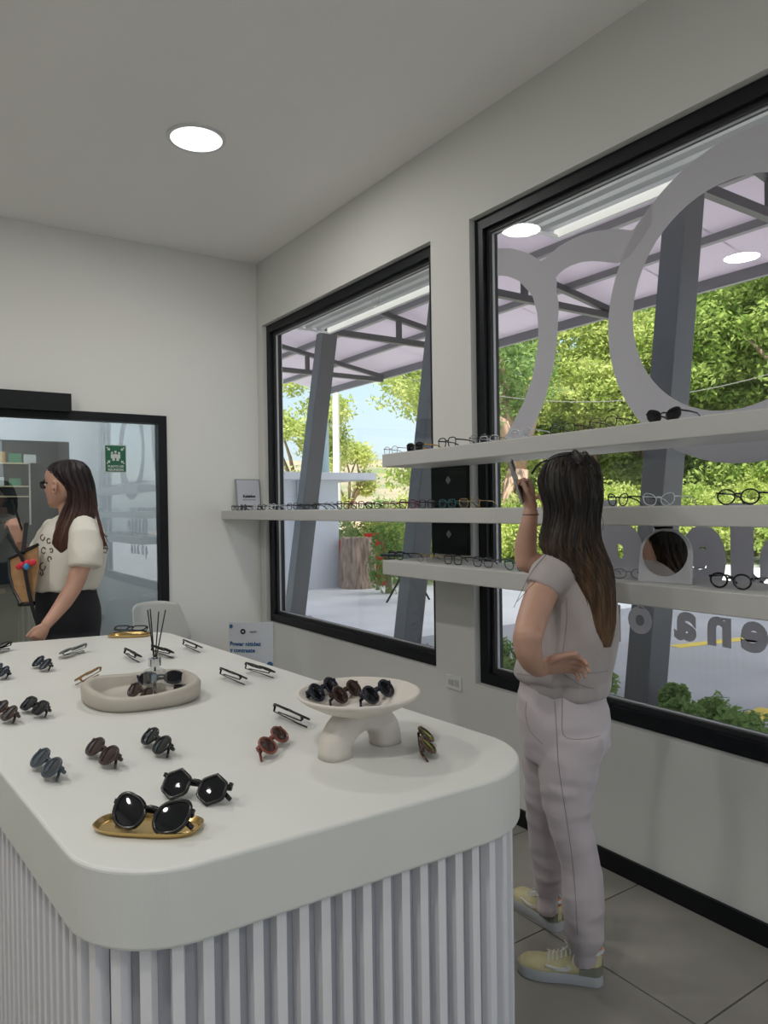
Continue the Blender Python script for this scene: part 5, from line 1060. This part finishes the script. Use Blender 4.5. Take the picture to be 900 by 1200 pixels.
for wz, px0 in ((3.66, 98), (3.84, 92)):
    hp = at(px0, 900, wz); e = bpy.data.objects.new('shoe', None); COL.objects.link(e); e.parent = w2; e.location = (hp.x - og[0], hp.y - og[1], 0); e.rotation_euler = (0, 0, math.atan2(hf2.y, hf2.x))
    N_ = 16; prof = [(0.25 * k / N_ - 0.02, 0.036 * math.sin(PI * (0.12 + 0.83 * k / N_)) ** 0.4) for k in range(N_ + 1)]; pol = [(x, y) for x, y in prof] + [(x, -y) for x, y in prof[::-1]]
    MB().prism(pol, 0.0005, 0.028).build('sole', mat('shoe_sole', (0.46, 0.47, 0.49)), e); MB().loft([[Vector((x * (1 if z < .05 else .75), y * (1 if z < .05 else .75), z)) for x, y in pol] for z in (0.028, 0.045, 0.07)]).build('upper', M_blk, e, smooth='auto')
H2 = [(74, 88, 538.5, 3.73, .020), (65, 96, 541, 3.73, .050), (60, 101, 546, 3.73, .072), (57, 104, 551, 3.73, .088), (62, 106, 558, 3.73, .095), (70, 108, 565, 3.73, .098), (80, 109, 572, 3.73, .098), (83, 110, 582, 3.725, .094), (78, 112, 592, 3.72, .092), (73, 111, 602, 3.70, .090), (67, 106, 614, 3.67, .085), (62, 98, 626, 3.64, .070), (61, 90, 636, 3.62, .052), (64, 84, 643, 3.61, .034), (68, 78, 649, 3.60, .015)]
M_h2 = hairmat('hair_brown', (0.075, 0.030, 0.018), (0.012, 0.008, 0.010), 1.38, 1.66)
mb = hair_mesh(H2, 15, 0.035); me = remesh(mb, 0.005, 1, 0.3); moveto(me, (og[0], og[1], 0)); link('hair', me, M_h2, w2); strands(H2, 16, 110, 0.0020, M_h2, w2, og)
q = MB(); rng = np.random.default_rng(3)
for k in range(26):
    j = rng.uniform(-1, 1, 4) * 2.2; q.tube([Vector(v) for v in smooth_path([at(107 + j[0] * .5, 575, 3.68), at(113 + j[1], 600, 3.66), at(119 + j[2], 622, 3.60), at(124 + j[3] * 1.4, 636 + 4 * j[0], 3.60)], 5)], 0.0017, 4)
q.build('loose_hair', M_h2, w2, org=og)
# her eyewear, phone and bag are things of their own
t = eyewear('eyeglasses', 'dark framed glasses worn by the woman in the cream tee', (0, 0, 0), 0, 'square', 0.050, 0.034, 0.0026, A_brown, mat('lens_smoke', (0.02, 0.012, 0.012), 0.05, alpha=0.75), A_black)
yv = (-hf2).normalized(); xv = yv.cross(UP).normalized(); R3 = Matrix((xv, yv, UP)).transposed().to_4x4(); t.matrix_world = Matrix.Translation(Lh2(.088, 0, .097)) @ R3
ph = thing('smartphone', 'black smartphone held by the woman in the cream tee', 'phone', (0, 0, 0)); a = at(14, 586, 3.62); b = at(26, 622, 3.62); uz = (a - b).normalized(); nz_ = (RH * 0.894 + FH * 0.42); nz_ = (nz_ - uz * nz_.dot(uz)).normalized(); ux = nz_.cross(uz)
ph.matrix_world = Matrix.Translation((a + b) / 2) @ Matrix((ux, nz_, uz)).transposed().to_4x4()
bevel(MB().box((0, 0, 0), (0.074, 0.0095, 0.156)).build('case', M_plastic, ph), 0.003, 3); MB().box((0, 0.0052, 0), (0.068, 0.0006, 0.150)).build('screen', MATS['phone_glass'], ph)
bp_ = at(34, 712, 3.58); bag = thing('sling_bag', 'tan sling bag with black trim hanging in front of the woman at the island', 'bag', tuple(bp_)); og = bag.location
M_tan = mat('tan_fabric', (0.36, 0.20, 0.09), 0.8, var=0.12, vscale=30)
def poly_at(pts, w0, w1_): return [[at(px, py, w_) for px, py in pts] for w_ in (w0, w1_)]
bevel(MB().loft(poly_at([(10, 655), (26, 647), (45, 639), (46, 665), (42, 690), (39, 706), (23, 707), (14, 690), (10, 672)], 3.52, 3.57)).build('bag_body', M_tan, bag, org=og), 0.008, 2)
MB().tube([at(px, py, 3.518) for px, py in ((10, 656), (11, 674), (15, 690), (24, 707))], 0.007, 6).tube([at(px, py, 3.518) for px, py in ((10, 655), (26, 647), (45, 638))], 0.008, 6).tube([at(22, 708, 3.53), at(40, 707, 3.53)], 0.012, 8).build('trim', M_plastic, bag, org=og, label='black piping')
MB().tube([Vector(v) for v in smooth_path([at(9, 628, 3.60), at(20, 645, 3.52), at(27, 658, 3.505), at(33, 690, 3.505), at(38, 712, 3.51), at(44, 732, 3.52)], 5)], 0.015, 6, flat=0.4).tube([at(31, 614, 3.62), at(27, 648, 3.51)], 0.010, 8).build('strap', M_blk, bag, org=og, label='black webbing strap')
q = MB()
for px, py in ((26, 662), (32, 660), (38, 659), (23, 664)): q.ball(at(px, py, 3.50), (0.018, 0.008, 0.016), 10, 6)
q.build('red_ribbon', mat('ribbon_red', (0.65, 0.03, 0.05), 0.6), bag, smooth=True, org=og); MB().ball(at(31, 664, 3.492), (0.014, 0.008, 0.016), 10, 6).build('blue_ribbon', mat('ribbon_blue', (0.03, 0.25, 0.5), 0.6), bag, smooth=True, org=og)
